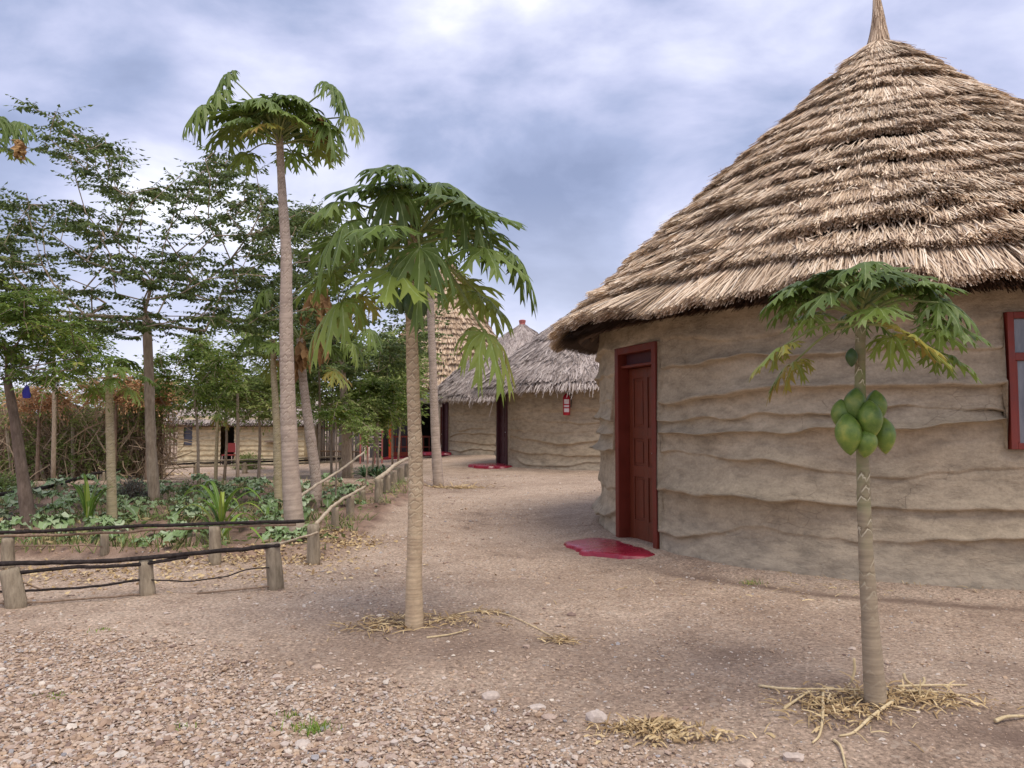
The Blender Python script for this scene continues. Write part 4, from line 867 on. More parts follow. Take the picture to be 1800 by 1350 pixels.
# tall papaya, left
B = gp(520, 945); Y = B[1]
papaya('tall grey trunked papaya tree with its leaf crown high against the sky', [B, at(512, 850, Y), at(506, 700, Y), at(503, 560, Y), at(503, 450, Y), at(496, 340, Y), at(491, 235, Y)], [.115, .092, .078, .068, .058, .044, .036], 34, .54, .35, 23, M['trunkC'],
       dry=[(565, 205, Y - .1, .30)], extra=[(385, 165, Y, .50, .45, -.6), (400, 130, Y + .2, .4, .3, -.4), (585, 150, Y, .45, .3, .6), (575, 215, Y - .1, .40, .35, .3), (615, 205, Y, .30, .68, .6), (355, 185, Y - .2, .4, .5, -.4)], gx=(8, 70))
# slender papaya behind the middle one
B = gp(771, 856); Y = B[1]
papaya('slender pale trunked papaya tree standing behind the centre one', [B, at(765, 760, Y), at(761, 650, Y), at(757, 540, Y), at(757, 450, Y)], [.11, .085, .078, .07, .06], 10, .6, .4, 31, M['trunkC'], gx=(-10, 62))
# crooked papaya beside the tall one
B = gp(542, 905); Y = B[1]
papaya('crooked foot papaya tree with withered brown leaves just right of the tall papaya', [B, at(550, 885, Y), at(556, 850, Y), at(546, 770, Y), at(534, 680, Y), at(527, 595, Y)], [.085, .10, .075, .068, .058, .048], 10, .62, .38, 41, M['trunkC'],
       dry=[(548, 515, Y - .35, .75), (570, 502, Y - .35, .5), (558, 505, Y - .3, .6), (563, 585, Y - .3, .55), (527, 600, Y - .3, .6), (535, 600, Y - .25, .45)], extra=[(465, 510, Y + .1, .42, .4, -.5), (392, 545, Y + .1, .38, .45, -.5), (650, 580, Y + .2, .36, .35, .5), (620, 605, Y + .2, .34, .6, .5), (455, 525, Y + .3, .4, .3, -.2)], gx=(-20, 55))
# yellow trunked papaya in the garden
B = gp(197, 918); Y = B[1]
papaya('yellowish trunked papaya tree in the garden with a small crown', [B, at(196, 850, Y), at(193, 750, Y), at(191, 650, Y)], [.060, .052, .045, .035], 11, .34, .28, 51, M['trunkD'], gx=(-20, 60))
B = gp(492, 902); Y = B[1]
papaya('thin bare poled papaya tree just left of the tall papaya', [B, at(489, 850, Y), at(486, 740, Y), at(481, 655, Y), at(480, 597, Y)], [.062, .055, .048, .038, .03], 5, .25, .20, 61, M['trunkD'], gx=(-50, 20), agebase=.3)
B = gp(379, 845); Y = B[1]
papaya('young papaya sapling with yellowing leaves in front of the low hut', [B, at(381, 780, Y), at(384, 712, Y)], [.045, .04, .03], 6, .32, .26, 71, M['trunkD'], gx=(-60, 10), agebase=.45, seg=10)
# papaya whose trunk is outside the frame on the left
Y = 8.2; B = on(at(-95, 800, Y)[0], Y)
papaya('papaya tree at the left edge with dead leaf stalks hanging from its high crown', [B, at(-92, 600, Y), at(-80, 400, Y), at(-72, 262, Y)], [.10, .08, .06, .045], 6, .5, .36, 81, M['trunkC'], dry=[(34, 246, Y - .1, .24)], extra=[(12, 212, Y, .34, .3, .8), (35, 214, Y + .1, .30, .35, .9), (-10, 208, Y - .1, .36, .3, .3)], gx=(20, 62))

# ------------------------------------------------------------------ leafy trees
def skeleton(trunk, targets, r_tip=.0055, r_pow=2.4):
    """grow a branching skeleton: each target joins the nearest node that lies below it"""
    nodes = [np.array(p, float) for p in trunk]; par = [i - 1 for i in range(len(trunk))]; top = nodes[-1]; nt = len(nodes)
    T = sorted(targets, key=lambda p: np.linalg.norm(p - top))
    for t in T:
        A = np.array(nodes[max(0, nt - 3):]); d = np.linalg.norm(A - t, axis=1) + .35 * np.linalg.norm(A - top, axis=1)
        d = d + 2.0 * np.maximum(0, A[:, 2] - t[2] - .05)
        k = int(np.argmin(d)) + max(0, nt - 3); p = nodes[k]; L = np.linalg.norm(t - p); m = max(1, int(L / .45)); prev = k
        for j in range(1, m + 1):
            u = j / m; q = p * (1 - u) + t * u; q = q + np.array([0, 0, .10 * L * math.sin(math.pi * u)]) + rng.normal(0, .02 * L, 3) * (j < m); nodes.append(q); par.append(prev); prev = len(nodes) - 1
    w = np.zeros(len(nodes)); ch = np.zeros(len(nodes), int)
    for i in range(len(nodes)):
        if par[i] >= 0: ch[par[i]] += 1
    for i in range(len(nodes) - 1, -1, -1):
        if ch[i] == 0: w[i] += r_tip ** r_pow
        if par[i] >= 0: w[par[i]] += w[i]
    return np.array(nodes), np.array(par), w ** (1 / r_pow)
def skel_mesh(acc, nodes, par, rad, nt, r_trunk):
    for i in range(len(nodes)):
        if par[i] < 0 or i < nt: continue
        a, b = nodes[par[i]], nodes[i]; ra, rb = min(rad[par[i]], rad[i] * 1.3), rad[i]; d = nrm(b - a); ref = np.array([0, 0, 1.]) if abs(d[2]) < .9 else np.array([1., 0, 0]); U = nrm(np.cross(d, ref)); Bv = np.cross(d, U); s = 5; an = np.arange(s) / s * 6.283
        c = np.cos(an)[:, None] * U + np.sin(an)[:, None] * Bv; V = np.vstack([a - d * ra * .3 + c * ra, b + c * rb]); j = np.arange(s); acc.add(V, np.stack([j, (j + 1) % s, s + (j + 1) % s, s + j], -1))
    P = catmull(nodes[:nt], max(12, nt * 4)); r = np.interp(np.linspace(0, 1, len(P)), np.linspace(0, 1, len(r_trunk)), r_trunk); P[0, 2] -= .08; tube(acc, P, r, 14, 0, .22, 3)
def sprays(acc, tw, St, D, L, npair, ll, lw, droop, down, jit=.25, rb=(0, 1), twig=True):
    """leaf-bearing twigs: start points, directions and lengths"""
    D = nrm(D); n = len(St); L = np.broadcast_to(L, (n,)); side = nrm(np.cross(D, [0, 0, 1.])); tone = np.clip(rng.normal(.45, .18, n), 0, 1)
    for j in range(npair):
        t = (j + .6) / npair; base = St + D * (L * t)[:, None] - np.array([0, 0, 1.]) * (droop * L * t * t)[:, None]
        for s in (-1, 1):
            dr = side * s + D * .35 + np.array([0, 0, -down]) + rng.normal(0, jit, (n, 3)); k = rng.random(n) < .93; sc = math.sin(math.pi * (t * .75 + .2))
            leaves(acc, base[k], dr[k], ll * sc * rng.uniform(.75, 1.2, k.sum()), lw * sc, np.clip(tone[k] + rng.normal(0, .13, k.sum()), 0, 1) * (rb[1] - rb[0]) + rb[0])
    e = St + D * L[:, None] - np.array([0, 0, 1.]) * (droop * L)[:, None]; leaves(acc, e, D - np.array([0, 0, droop * 1.5]), ll, lw, tone)
    if twig: m = (St + D * (L * .5)[:, None] - np.array([0, 0, 1.]) * (droop * L * .25)[:, None]); ribbons(tw, St, m, e, side, .008, tone, .4)
def tree(name, label, cat, trunk, r_trunk, targets, mat_l, mat_b, nsp, sl, npair, ll, lw, droop=.15, down=.45, flat=.25, group=None, clump=1, rb=(0, 1), frac=.0):
    root = thing(name, label, cat, trunk[0], group); nodes, par, rad = skeleton(trunk, targets)
    nt = len(trunk); tr = Acc(); skel_mesh(tr, nodes, par, rad, nt, r_trunk); lf = Acc(); top = nodes[nt - 1]
    dist = np.linalg.norm(nodes - top, axis=1); dm = dist.max(); idx = np.array([i for i in range(nt, len(nodes)) if dist[i] > dm * frac])
    St = np.repeat(nodes[idx], nsp, 0); pd = nrm(nodes[idx] - nodes[par[idx]]); pd = np.repeat(pd, nsp, 0)
    t = rng.random(len(St))[:, None]; St = St * (1 - t * .6) + np.repeat(nodes[par[idx]], nsp, 0) * t * .6
    D = rng.normal(size=(len(St), 3)) * .8 + pd * .9; D[:, 2] = D[:, 2] * flat + .05; sprays(lf, tr, St, D, sl * rng.uniform(.6, 1.25, len(St)), npair, ll, lw, droop, down, rb=rb)
    tr.obj('trunk', mat_b, root, True); lf.obj('crown', mat_l, root, False); return root
def inpoly(x, y, P):
    c = False; j = len(P) - 1
    for i in range(len(P)):
        if (P[i][1] > y) != (P[j][1] > y) and x < (P[j][0] - P[i][0]) * (y - P[i][1]) / (P[j][1] - P[i][1]) + P[i][0]: c = not c
        j = i
    return c
def poly_targets(poly, n, Y, dy):
    xs = [p[0] for p in poly]; ys = [p[1] for p in poly]; out = []
    while len(out) < n:
        x, y = random.uniform(min(xs), max(xs)), random.uniform(min(ys), max(ys))
        if inpoly(x, y, poly): out.append(at(x, y, Y + random.uniform(-dy, dy)))
    return out
def ell_targets(c, r, n):
    out = []
    while len(out) < n:
        v = rng.uniform(-1, 1, 3)
        if .25 < np.linalg.norm(v) < 1: out.append(np.array(c) + v * np.array(r))
    return out
B = gp(271, 893); Y = B[1]
POLY = [(45, 185), (95, 190), (160, 225), (230, 265), (215, 300), (245, 320), (300, 330), (330, 285), (380, 262), (445, 262), (455, 330), (490, 365), (585, 355), (600, 430), (560, 560), (350, 590), (200, 600), (60, 570), (-160, 540), (-180, 350), (0, 330), (100, 330), (140, 300), (60, 240)]
tree('shade_tree', 'wide spreading tree with forked grey trunk and leaves in flat tiers, in the garden', 'tree', [B, at(266, 780, Y), at(262, 670, Y), at(258, 560, Y)], [.085, .075, .07, .06], poly_targets(POLY, 430, Y + .3, 1.7), M['alb'], M['bark'], 6, .40, 6, .092, .048, .10, .65, .12, clump=1)
B2 = on(at(610, 790, 19.)[0], 19.)
tree('shade_tree', 'dark leafy tree behind the tall papaya filling the gap between the two papaya crowns', 'tree', [B2, at(606, 720, 19.), at(600, 640, 19.)], [.12, .10, .08], poly_targets([(420, 420), (520, 355), (590, 350), (650, 380), (740, 440), (760, 600), (700, 660), (560, 660), (440, 620)], 170, 19., 1.9), M['alb'], M['bark'], 6, .6, 5, .16, .08, .12, .6, .12)
# leaning feathery tree at the left
B = gp(50, 925); Y = B[1]
tree('feathery_tree', 'leaning dark trunked tree with bright feathery leaves at the left edge', 'tree', [B, at(42, 850, Y), at(26, 740, Y), at(12, 665, Y)], [.085, .07, .055, .045], poly_targets([(-120, 500), (0, 520), (70, 500), (160, 560), (150, 640), (90, 690), (0, 660), (-120, 680)], 60, Y, .9), M['fern'], M['bark_dark'], 13, .45, 10, .075, .030, .35, .35, .4)
# middle-distance garden trees
def small_tree(px, py, Y, topy, cw, chh, label, mat='bush', n=26, ll=.09, sl=.42, name='garden_tree', lean=0, rt=.04, nsp=11):
    b = on(at(px, py, Y)[0], Y); c = at(px + lean, topy + chh, Y); sc = Y / FPX
    tree(name, label, 'tree', [b, (b + c) / 2 + rng.normal(0, .05, 3), c - np.array([0, 0, chh * .4 * sc])], [rt, rt * .85, rt * .6], ell_targets(c, (cw * sc, cw * sc * .8, chh * sc), n), M[mat], M['bark'], nsp + 3, sl, 6, ll * 1.25, ll * .60, .3, .45, .45, 'small trees behind the garden beds')
small_tree(418, 825, 16.5, 560, 95, 80, 'small tree with dark straight trunk in front of the low hut', 'bush', 34, .10, .5)
small_tree(583, 806, 21., 590, 90, 75, 'bushy green tree left of the upright pole screen', 'bush', 36, .12, .6)
small_tree(655, 800, 23., 575, 85, 85, 'bushy green tree in front of the veranda building', 'bush', 44, .13, .65)
small_tree(350, 815, 14.5, 590, 75, 70, 'slim tree with drooping feathery leaves left of the low hut doorway', 'fern', 30, .075, .45, lean=-10, rt=.03)
small_tree(95, 800, 16.5, 560, 85, 40, 'feathery tree above the brushwood fence on the left', 'fern', 30, .08, .5, rt=.05)
small_tree(255, 812, 19., 620, 70, 60, 'low leafy tree at the right end of the brushwood fence', 'bush', 26, .10, .5)
small_tree(510, 810, 24., 560, 85, 85, 'leafy tree behind the low hut', 'bush', 34, .12, .6)
small_tree(455, 812, 18., 650, 70, 50, 'low fresh green tree covering the roof of the low hut', 'bush', 26, .09, .5)
small_tree(560, 815, 20., 530, 75, 60, 'tall bushy tree behind the crooked papaya', 'bush', 34, .11, .5)
small_tree(700, 790, 29., 560, 70, 70, 'farthest green tree before the tan conical hall', 'bush', 36, .15, .7)
small_tree(665, 805, 20.5, 660, 45, 40, 'light green tree screening the slatted screen', 'fern', 22, .10, .5)
small_tree(395, 812, 20., 640, 70, 45, 'light green tree above the thatch of the low hut', 'fern', 30, .10, .5)
small_tree(690, 800, 26., 640, 60, 60, 'green tree touching the left corner of the veranda roof', 'bush', 26, .13, .6)
small_tree(620, 812, 18.5, 690, 45, 35, 'low green shrubby tree before the upright pole screen', 'bush', 16, .09, .4)
small_tree(590, 870, 11.6, 700, 26, 22, 'thin dark stemmed sapling at the garden corner', 'fern', 7, .07, .3, rt=.014, nsp=4)
small_tree(641, 850, 12.6, 735, 22, 22, 'thin sapling with few leaves near the garden corner', 'bush', 6, .07, .28, rt=.012, nsp=4)

def treeline():
    lf = Acc(); tw = Acc(); n = 5200; x = rng.uniform(-60, 6, n); top = 2.6 + 2.6 * vn(x * .22, 1.3, seed=4) + 1.0 * vn(x * .9, 3., seed=5); z = -.3 + top * rng.random(n) ** .7; y = 52 + 6 * rng.random(n) + 3 * fbm(x * .2, seed=7)
    D = rng.normal(size=(n, 3)); D[:, 2] *= .3; sprays(lf, tw, np.stack([x, y, z], -1), D, 1.0, 4, .38, .18, .2, .4, twig=False)
    tag(lf.obj('distant_woodland', M['bush']), 'far green woodland seen low between the trunks', 'woodland', kind='stuff')
treeline()

# ------------------------------------------------------------------ brushwood fence on the left
def brush():
    Y = 18.6; root = thing('brushwood_fence', 'tangled brushwood fence overgrown with creepers along the far left side', 'fence', on(-13, Y)); xl, xr = -24., at(292, 790, Y)[0]
    t = Acc(); n = 9500; x = rng.uniform(xl, xr, n); fb = gh(x, np.full(n, Y)); z = fb + 1.9 * rng.random(n); y = Y + rng.normal(0, .35, n); d = nrm(rng.normal(size=(n, 3)) * np.array([.8, .4, 1.]) + np.array([0, 0, .5])); L = rng.uniform(.3, 1.1, n)[:, None]
    P0 = np.stack([x, y, np.maximum(z - .3, fb)], -1); P2 = P0 + d * L; P2[:, 2] = np.clip(P2[:, 2], fb, fb + 2.35); ribbons(t, P0, (P0 + P2) / 2 + rng.normal(0, .05, (n, 3)), P2, nrm(rng.normal(size=(n, 3))), rng.uniform(.012, .035, n), rng.random(n)); t.obj('twigs', M['brush_twig'], root)
    g = Acc(); n = 3600; x = rng.uniform(xl, xr, n); k = fbm(x * .5, seed=3) ; z = gh(x, x * 0 + Y) + .4 + 1.5 * rng.random(n); keep = (vn(x * .8, z * 1.2, seed=9) > .42); x, z = x[keep], z[keep]; D = rng.normal(size=(len(x), 3)); sprays(g, t, np.stack([x, Y - .2 - .4 * rng.random(len(x)), z], -1), D, .4, 5, .085, .045, .4, .5, twig=False); g.obj('creeper', M['bush'], root)
    for q in range(16): p = Acc(); xx = xr - .3 - q * .75 + random.uniform(-.2, .2); b = on(xx, Y - .55, -.05); tube(p, [b, b + np.array([random.uniform(-.35, .25), 0, random.uniform(.6, 1.6)])], .045, 7, 0, .3, q); p.obj('stake', M['post'], root)
    # a solid bank of old stems inside, so no daylight shows through
    c = Acc(); xs = np.linspace(xl, xr - .2, 90); zz = np.array([0, .5, 1., 1.5, 1.9]); X, Z = np.meshgrid(xs, zz); G = gh(X, X * 0 + Y); V = np.stack([X, Y + .25 + .25 * fbm(X * 2, Z * 2, seed=3), G + Z * (1 + .2 * fbm(X * 1.5, seed=6))], -1).reshape(-1, 3); m = len(xs)
    c.add(V, [[i * m + j, i * m + j + 1, (i + 1) * m + j + 1, (i + 1) * m + j] for i in range(4) for j in range(m - 1)], None, .3); c.obj('packed_stems', M['bark_dark'], root, True)
    # dry reddish shrubs above
    for (px, py, Yb, w, h, lb) in ((205, 682, 17.7, 60, 26, 'dry reddish brown shrub showing above the brushwood fence'), (262, 690, 17.9, 42, 24, 'dry brown shrub top at the right end of the brushwood fence'), (70, 700, 17.7, 45, 20, 'straw coloured dry shrub above the fence at the far left')):
        c_ = at(px, py, Yb); sc = Yb / FPX; b = on(c_[0], Yb); tree('dry_shrub', lb, 'shrub', [b, (b + c_) / 2, c_ - np.array([0, 0, .2])], [.05, .04, .03], ell_targets(c_, (w * sc, .5, h * sc), 40), M['drybush'], M['twig'], 10, .4, 5, .09, .035, .3, .3, .7)
brush()
def blue_cloth():
    Y = 9.0; a = Acc(); p = at(47, 676, Y); n = 9; z = np.linspace(0, -.165, n); m = 10; an = np.linspace(0, 2 * math.pi, m, endpoint=False)
    w = np.interp(np.linspace(0, 1, n), [0, .15, .5, .9, 1], [.006, .026, .045, .05, .040]); V = np.array([[p[0] + w[i] * math.cos(t) * (1 + .2 * math.sin(3 * t + i)), p[1] + w[i] * .5 * math.sin(t), p[2] + z[i]] for i in range(n) for t in an])
    a.add(V, [[i * m + j, i * m + (j + 1) % m, (i + 1) * m + (j + 1) % m, (i + 1) * m + j] for i in range(n - 1) for j in range(m)]); tube(a, [p, p + np.array([-.02, 0, .10])], .004, 5); tag(a.obj('hanging_bag', M['blue'], None, True, loc=p), 'small bright blue bag hanging among the feathery leaves at the left edge', 'bag')
blue_cloth()

# ------------------------------------------------------------------ garden fences
def post(root, px, py, w, topy=None, lean=0., mat='post', h=None, Y=None):
    b = gp(px, py); Yp = b[1]; t = at(px + lean, topy, Yp); a = Acc(); r = w / 2 / FPX * Yp
    P = np.array([b * (1 - u) + t * u for u in np.linspace(0, 1, 8)]); P[0, 2] -= .08; tube(a, P, r * np.linspace(1.1, .95, 8), 12, 0, .16, int(px) % 50); a.obj('post', M[mat], root, True); return t
def rail(root, pts, r, mat='black', seed=0, n=None, rough=.25):
    P = catmull(pts, n or 10 * len(pts)); P = P + np.stack([0 * P[:, 0], .008 * fbm(P[:, 0] * 5, seed=seed), .012 * fbm(P[:, 0] * 4, P[:, 1] * 4, seed=seed + 3)], -1); a = Acc(); tube(a, P, r * (1 + .0 * P[:, 0]), 8, 0, rough, seed); a.obj('rail', M[mat], root, True)
A_ = [gp(x, y) for x, y in ((-330, 1085), (28, 1066), (258, 1046), (484, 1036))]
fr_ = thing('garden_fence', 'low front fence of stubby posts and blackened poles in the left foreground', 'fence', A_[2], 'low pole fences round the garden')
post(fr_, 30, 1067, 32, 1000, -14); post(fr_, 260, 1045, 24, 985, -4); post(fr_, 485, 1035, 26, 955, -6); post(fr_, -330, 1100, 34, 1010)
d = [A_[i][1] for i in range(4)]
def fp2(px, py):
    """a point in the upright plane of the front fence"""
    Yp = np.interp((px), [-330, 28, 258, 484], d); return at(px, py, Yp - .01)
rail(fr_, [fp2(-340, 1000), fp2(-60, 992), fp2(110, 990), fp2(250, 981), fp2(400, 968), fp2(492, 959)], .017, 'black', 1)
rail(fr_, [fp2(-340, 1025), fp2(-20, 1010), fp2(120, 998), fp2(240, 992), fp2(330, 980)], .013, 'black', 4)
rail(fr_, [fp2(-340, 1040), fp2(0, 1040), fp2(90, 1036), fp2(170, 1030), fp2(245, 1020)], .009, 'black', 6)
rail(fr_, [fp2(250, 1018), fp2(320, 1021), fp2(390, 1016), fp2(430, 1003), fp2(475, 998)], .005, 'black', 8)
rail(fr_, [fp2(-340, 1075), fp2(-40, 1064), fp2(110, 1056), fp2(250, 1046), fp2(300, 1047), fp2(400, 1038), fp2(480, 1030)], .007, 'twig', 11)
rail(fr_, [fp2(40, 1024), fp2(60, 1032), fp2(80, 1038)], .006, 'twig', 12)
p_a, p_b = fp2(492, 957), at(560, 935, gp(550, 972)[1]); rail(fr_, [p_a, (p_a + p_b) / 2, p_b], .009, 'palepole', 14)
q0 = gp(550, 972); Yb = q0[1]
ir = thing('garden_fence', 'inner fence of dark and pale poles at the front edge of the vegetable bed', 'fence', gp(380, 975), 'low pole fences round the garden')
for px, py, w, ty in ((14, 1000, 20, 945), (184, 982, 14, 938), (378, 978, 20, 925), (-200, 1005, 20, 950)): post(ir, px, py, w, ty)
YY = [gp(x, y)[1] for x, y in ((-200, 1005), (14, 1000), (184, 982), (378, 978), (550, 972))]
def ip(px, py): return at(px, py, np.interp(px, [-200, 14, 184, 378, 550], YY) - .03)
rail(ir, [ip(-200, 938), ip(0, 936), ip(130, 931), ip(250, 924), ip(400, 920), ip(535, 916)], .016, 'black', 21)
rail(ir, [ip(-200, 946), ip(20, 942), ip(160, 938), ip(300, 930), ip(420, 925), ip(520, 922)], .013, 'twig', 22)
rail(ir, [ip(0, 962), ip(90, 958), ip(180, 960)], .006, 'twig', 23)
sr = thing('garden_fence', 'side fence of short posts and sloping peeled poles along the path', 'fence', q0, 'low pole fences round the garden')
SP = [(551, 972, 22, 922), (589, 941, 13, 892), (616, 917, 14, 870), (637, 890, 12, 862), (666, 884, 14, 842), (680, 872, 12, 836), (692, 862, 12, 830), (704, 850, 12, 822), (716, 842, 10, 815)]
tops = [post(sr, px, py, w, ty) for px, py, w, ty in SP]
def sp(px, py, k): return at(px, py, gp(SP[k][0], SP[k][1])[1])
rail(sr, [sp(556, 920, 0), sp(590, 886, 1), sp(616, 870, 2), sp(642, 855, 4)], .018, 'palepole', 31)
rail(sr, [sp(528, 872, 1), sp(560, 850, 2), sp(600, 825, 4), sp(640, 795, 6)], .018, 'palepole', 32)
rail(sr, [sp(662, 843, 4), sp(680, 830, 5), sp(694, 818, 6), sp(716, 806, 8)], .035, 'palepole', 33)
rail(sr, [gp(672, 872) + [0, 0, .05], gp(700, 852) + [0, 0, .05]], .02, 'post', 34)
br = thing('garden_fence', 'far garden fence with a dark pole on low posts before the low hut', 'fence', gp(285, 840), 'low pole fences round the garden')
BP = [(-60, 895), (28, 885), (102, 872), (180, 850), (285, 838), (345, 834), (430, 832), (505, 830), (600, 826)]
bt = [post(br, px, py, 9, py - 20) for px, py in BP]
rail(br, [t + [0, -.05, 0] for t in bt], .030, 'black', 41, 90); rail(br, [t + [0, -.05, -.10] for t in bt[4:]], .028, 'post', 42, 50); rail(br, [t + [0, -.05, .07] for t in bt[4:]], .024, 'post', 43, 50)

# ------------------------------------------------------------------ garden plants
def kale_mesh(seed):
    g = np.random.default_rng(seed); lf = Acc(); st = Acc(); h = g.uniform(.10, .22); tube(st, [[0, 0, -.02], [0, 0, h]], [.012, .01], 6, .4)
    for i in range(g.integers(8, 12)):
        az = i * 2.4 + g.normal(0, .2); el = g.uniform(.15, 1.0); L = g.uniform(.15, .26); W = L * g.uniform(.30, .42); d = np.array([math.cos(az) * math.cos(el), math.sin(az) * math.cos(el), math.sin(el)]); s = np.array([-math.sin(az), math.cos(az), 0]); n = 8; rows = []; tone = g.random() * .9
        for k in range(n):
            t = k / (n - 1); c = np.array([0, 0, h]) + d * L * t * 1.25 - np.array([0, 0, 1.]) * .75 * L * t ** 2.2; w = W * (math.sin(math.pi * min(1, max(0, (t - .22) / .78))) ** .6 if t > .22 else .06) + .004
            for sd in (-1, 0, 1): rows.append(c + s * sd * w + np.array([0, 0, 1.]) * (abs(sd) * (.25 * w + .022 * math.sin(k * 2.6 + sd + i)) + .0))
        lf.add(rows, [q for k in range(n - 1) for q in ([3 * k, 3 * k + 1, 3 * k + 4, 3 * k + 3], [3 * k + 1, 3 * k + 2, 3 * k + 5, 3 * k + 4])], None, tone, np.tile([.3, 1, .3], n))
    return lf, st
def kale():
    protos = []
    for s in range(6):
        r = thing('kale_plant', 'leafy blue green kale plant growing in the garden bed behind the low fence', 'kale plant', (0, 0, 0), 'kale plants in the garden bed'); lf, st = kale_mesh(s); lf.obj('leaves', M['kale'], r, True); st.obj('stem', M['petiole'], r); protos.append([r, False])
    spots = []
    for row, Yr in enumerate(np.arange(7.55, 14.4, .57)):
        x = -1.85 - max(0, (Yr - 8) * -.0) - random.uniform(0, .3); xl = -(Yr * .70 + .3)
        x0 = at(545, 900, Yr)[0] if Yr < 10.5 else at(640, 850, Yr)[0]
        x = x0 - .15
        while x > xl: spots.append((x + random.uniform(-.1, .1), Yr + random.uniform(-.12, .12))); x -= random.uniform(.26, .40)
    spots = [q for q in spots if random.random() < .86]; random.shuffle(spots); spots = sorted(spots[:290], key=lambda q: q[1])
    for i, (x, y) in enumerate(spots):
        pr = protos[i % 6]; r = pr[0]
        if pr[1]:
            c = r.copy(); C.objects.link(c)
            for ch in r.children: k = ch.copy(); C.objects.link(k); k.parent = c
            r = c
        pr[1] = True; r.location = on(x, y); r.rotation_euler = (0, 0, random.uniform(0, 6.28)); s = random.uniform(.38, .85); r.scale = (s, s, s)
kale()
def strap_plant(name, label, cat, base, n, L, W, seed, mat, el=(.7, 1.35), arch=.8, stem=True, group=None):
    g = np.random.default_rng(seed); root = thing(name, label, cat, base, group); lf = Acc(); hs = L * .35 if stem else 0
    for i in range(n):
        az = (i * 2.4 + g.normal(0, .4)) if not stem else ((i % 2) * math.pi + g.normal(0, .7)); e = g.uniform(*el); l = L * g.uniform(.7, 1.15); d = np.array([math.cos(az) * math.cos(e), math.sin(az) * math.cos(e), math.sin(e)]); s = np.array([-math.sin(az), math.cos(az), 0]); o = base + np.array([0, 0, hs * i / n]); m = 11; rows = []
        for k in range(m):
            t = k / (m - 1); c = o + d * l * t - np.array([0, 0, 1.]) * arch * l * t ** 2.4 + np.array([d[0], d[1], 0]) * .25 * l * t * t; w = W * min(1, t * 6 + .35) * (1 - t) ** .55 + .0008
            for sd in (-1, 0, 1): rows.append(c + s * sd * w * .5 + np.array([0, 0, 1.]) * abs(sd) * w * .22)
        lf.add(rows, [q for k in range(m - 1) for q in ([3 * k, 3 * k + 1, 3 * k + 4, 3 * k + 3], [3 * k + 1, 3 * k + 2, 3 * k + 5, 3 * k + 4])], None, g.random(), np.tile([0, 1, 0], m))
    lf.obj('leaves', M[mat], root, True)
    if stem: st = Acc(); tube(st, [base - [0, 0, .03], base + np.array([0, 0, hs])], [.018, .010], 8, .4); st.obj('stem', M['petiole'], root, True)
strap_plant('maize_plant', 'large maize plant with long arching leaves behind the front fence', 'maize plant', gp(388, 948), 15, 1.0, .06, 3, 'corn', (.75, 1.4), .70, group='maize plants')
strap_plant('maize_plant', 'maize plant with upright leaves beside the yellow trunked papaya', 'maize plant', gp(155, 935), 12, .85, .055, 5, 'corn', (1.0, 1.5), .45, group='maize plants')
strap_plant('maize_plant', 'small maize plant with pale leaves at the foot of the tall papaya', 'maize plant', gp(470, 930), 9, .55, .04, 8, 'corn', (.6, 1.3), .8, group='maize plants')
for i, (px, py) in enumerate(((652, 838), (676, 832), (640, 842), (664, 845))):
    strap_plant('lily_clump', ['dark green strap leaved clump at the end of the side fence', 'rightmost strap leaved clump by the thick peeled rail', 'strap leaved clump nearest the garden bed', 'front strap leaved clump against the short posts'][i], 'plant', gp(px, py), 20, .62, .06, 20 + i, 'agave', (.5, 1.4), .55, False, 'strap leaved clumps')
def bush(name, label, px, py, Y, r, mat, seed, n=220, ll=.05):
    c = on(at(px, py, Y)[0], Y); root = thing(name, label, 'shrub', c); v = nrm(rng.normal(size=(n, 3)) + [0, 0, .6]); lf = Acc(); tw = Acc(); P0 = c + np.array([0, 0, .05]) + v * r * rng.uniform(.2, .75, n)[:, None] * [1, 1, .8]; P0[:, 2] = np.abs(P0[:, 2] - c[2]) + c[2] + .03
    sprays(lf, tw, P0, v + rng.normal(0, .3, (n, 3)), r * .45, 4, ll, ll * .4, .1, .1); 
    for k in range(10): e = c + v[k] * r * .7; e[2] = max(e[2], c[2] + .1); tube(tw, [c - [0, 0, .03], (c + e) / 2, e], [.012, .008, .004], 5)
    lf.obj('leaves', M[mat], root); tw.obj('branches', M['twig'], root)
bush('grey_shrub', 'round grey leaved shrub in the garden bed beside the forked tree', 234, 880, 11.4, .36, 'greyshrub', 1, 420, .045)
bush('round_bush', 'round dark green bush in front of the low hut wall', 436, 815, 26., .52, 'bush', 2, 300, .09)
bush('round_bush', 'green weedy bush near the left edge behind the far garden fence', 8, 860, 13., .35, 'bush', 3, 160, .07)

# ------------------------------------------------------------------ litter on the ground
def stalk(pts, r, label, group='fallen leaf stalks'):
    P = [gp(x, y) + np.array([0, 0, r * .9 + dz]) for x, y, dz in pts]; a = Acc(); C_ = catmull(P, 16); tube(a, C_, np.linspace(r * 1.25, r * .7, 16), 8, .5, .15, int(pts[0][0])); tag(a.obj('fallen_stalk', M['straw'], None, True, loc=P[0]), label, 'stalk', group)
M['straw'] = mat_bark('dry_stalk', (.50, .38, .20), (.80, .66, .42))
stalk([(1334, 1207, 0), (1380, 1216, .01), (1450, 1219, .015), (1512, 1222, .02)], 0.0054, 'long straw coloured stalk lying left of the fruiting papaya trunk')
stalk([(1378, 1248, 0), (1400, 1236, .01), (1425, 1224, .02)], 0.0054, 'short stalk slanting left of the fruiting papaya trunk')
stalk([(1447, 1228, .02), (1446, 1270, .01), (1440, 1295, 0), (1428, 1308, 0)], 0.0054, 'curved stalk lying towards the camera below the fruiting papaya')
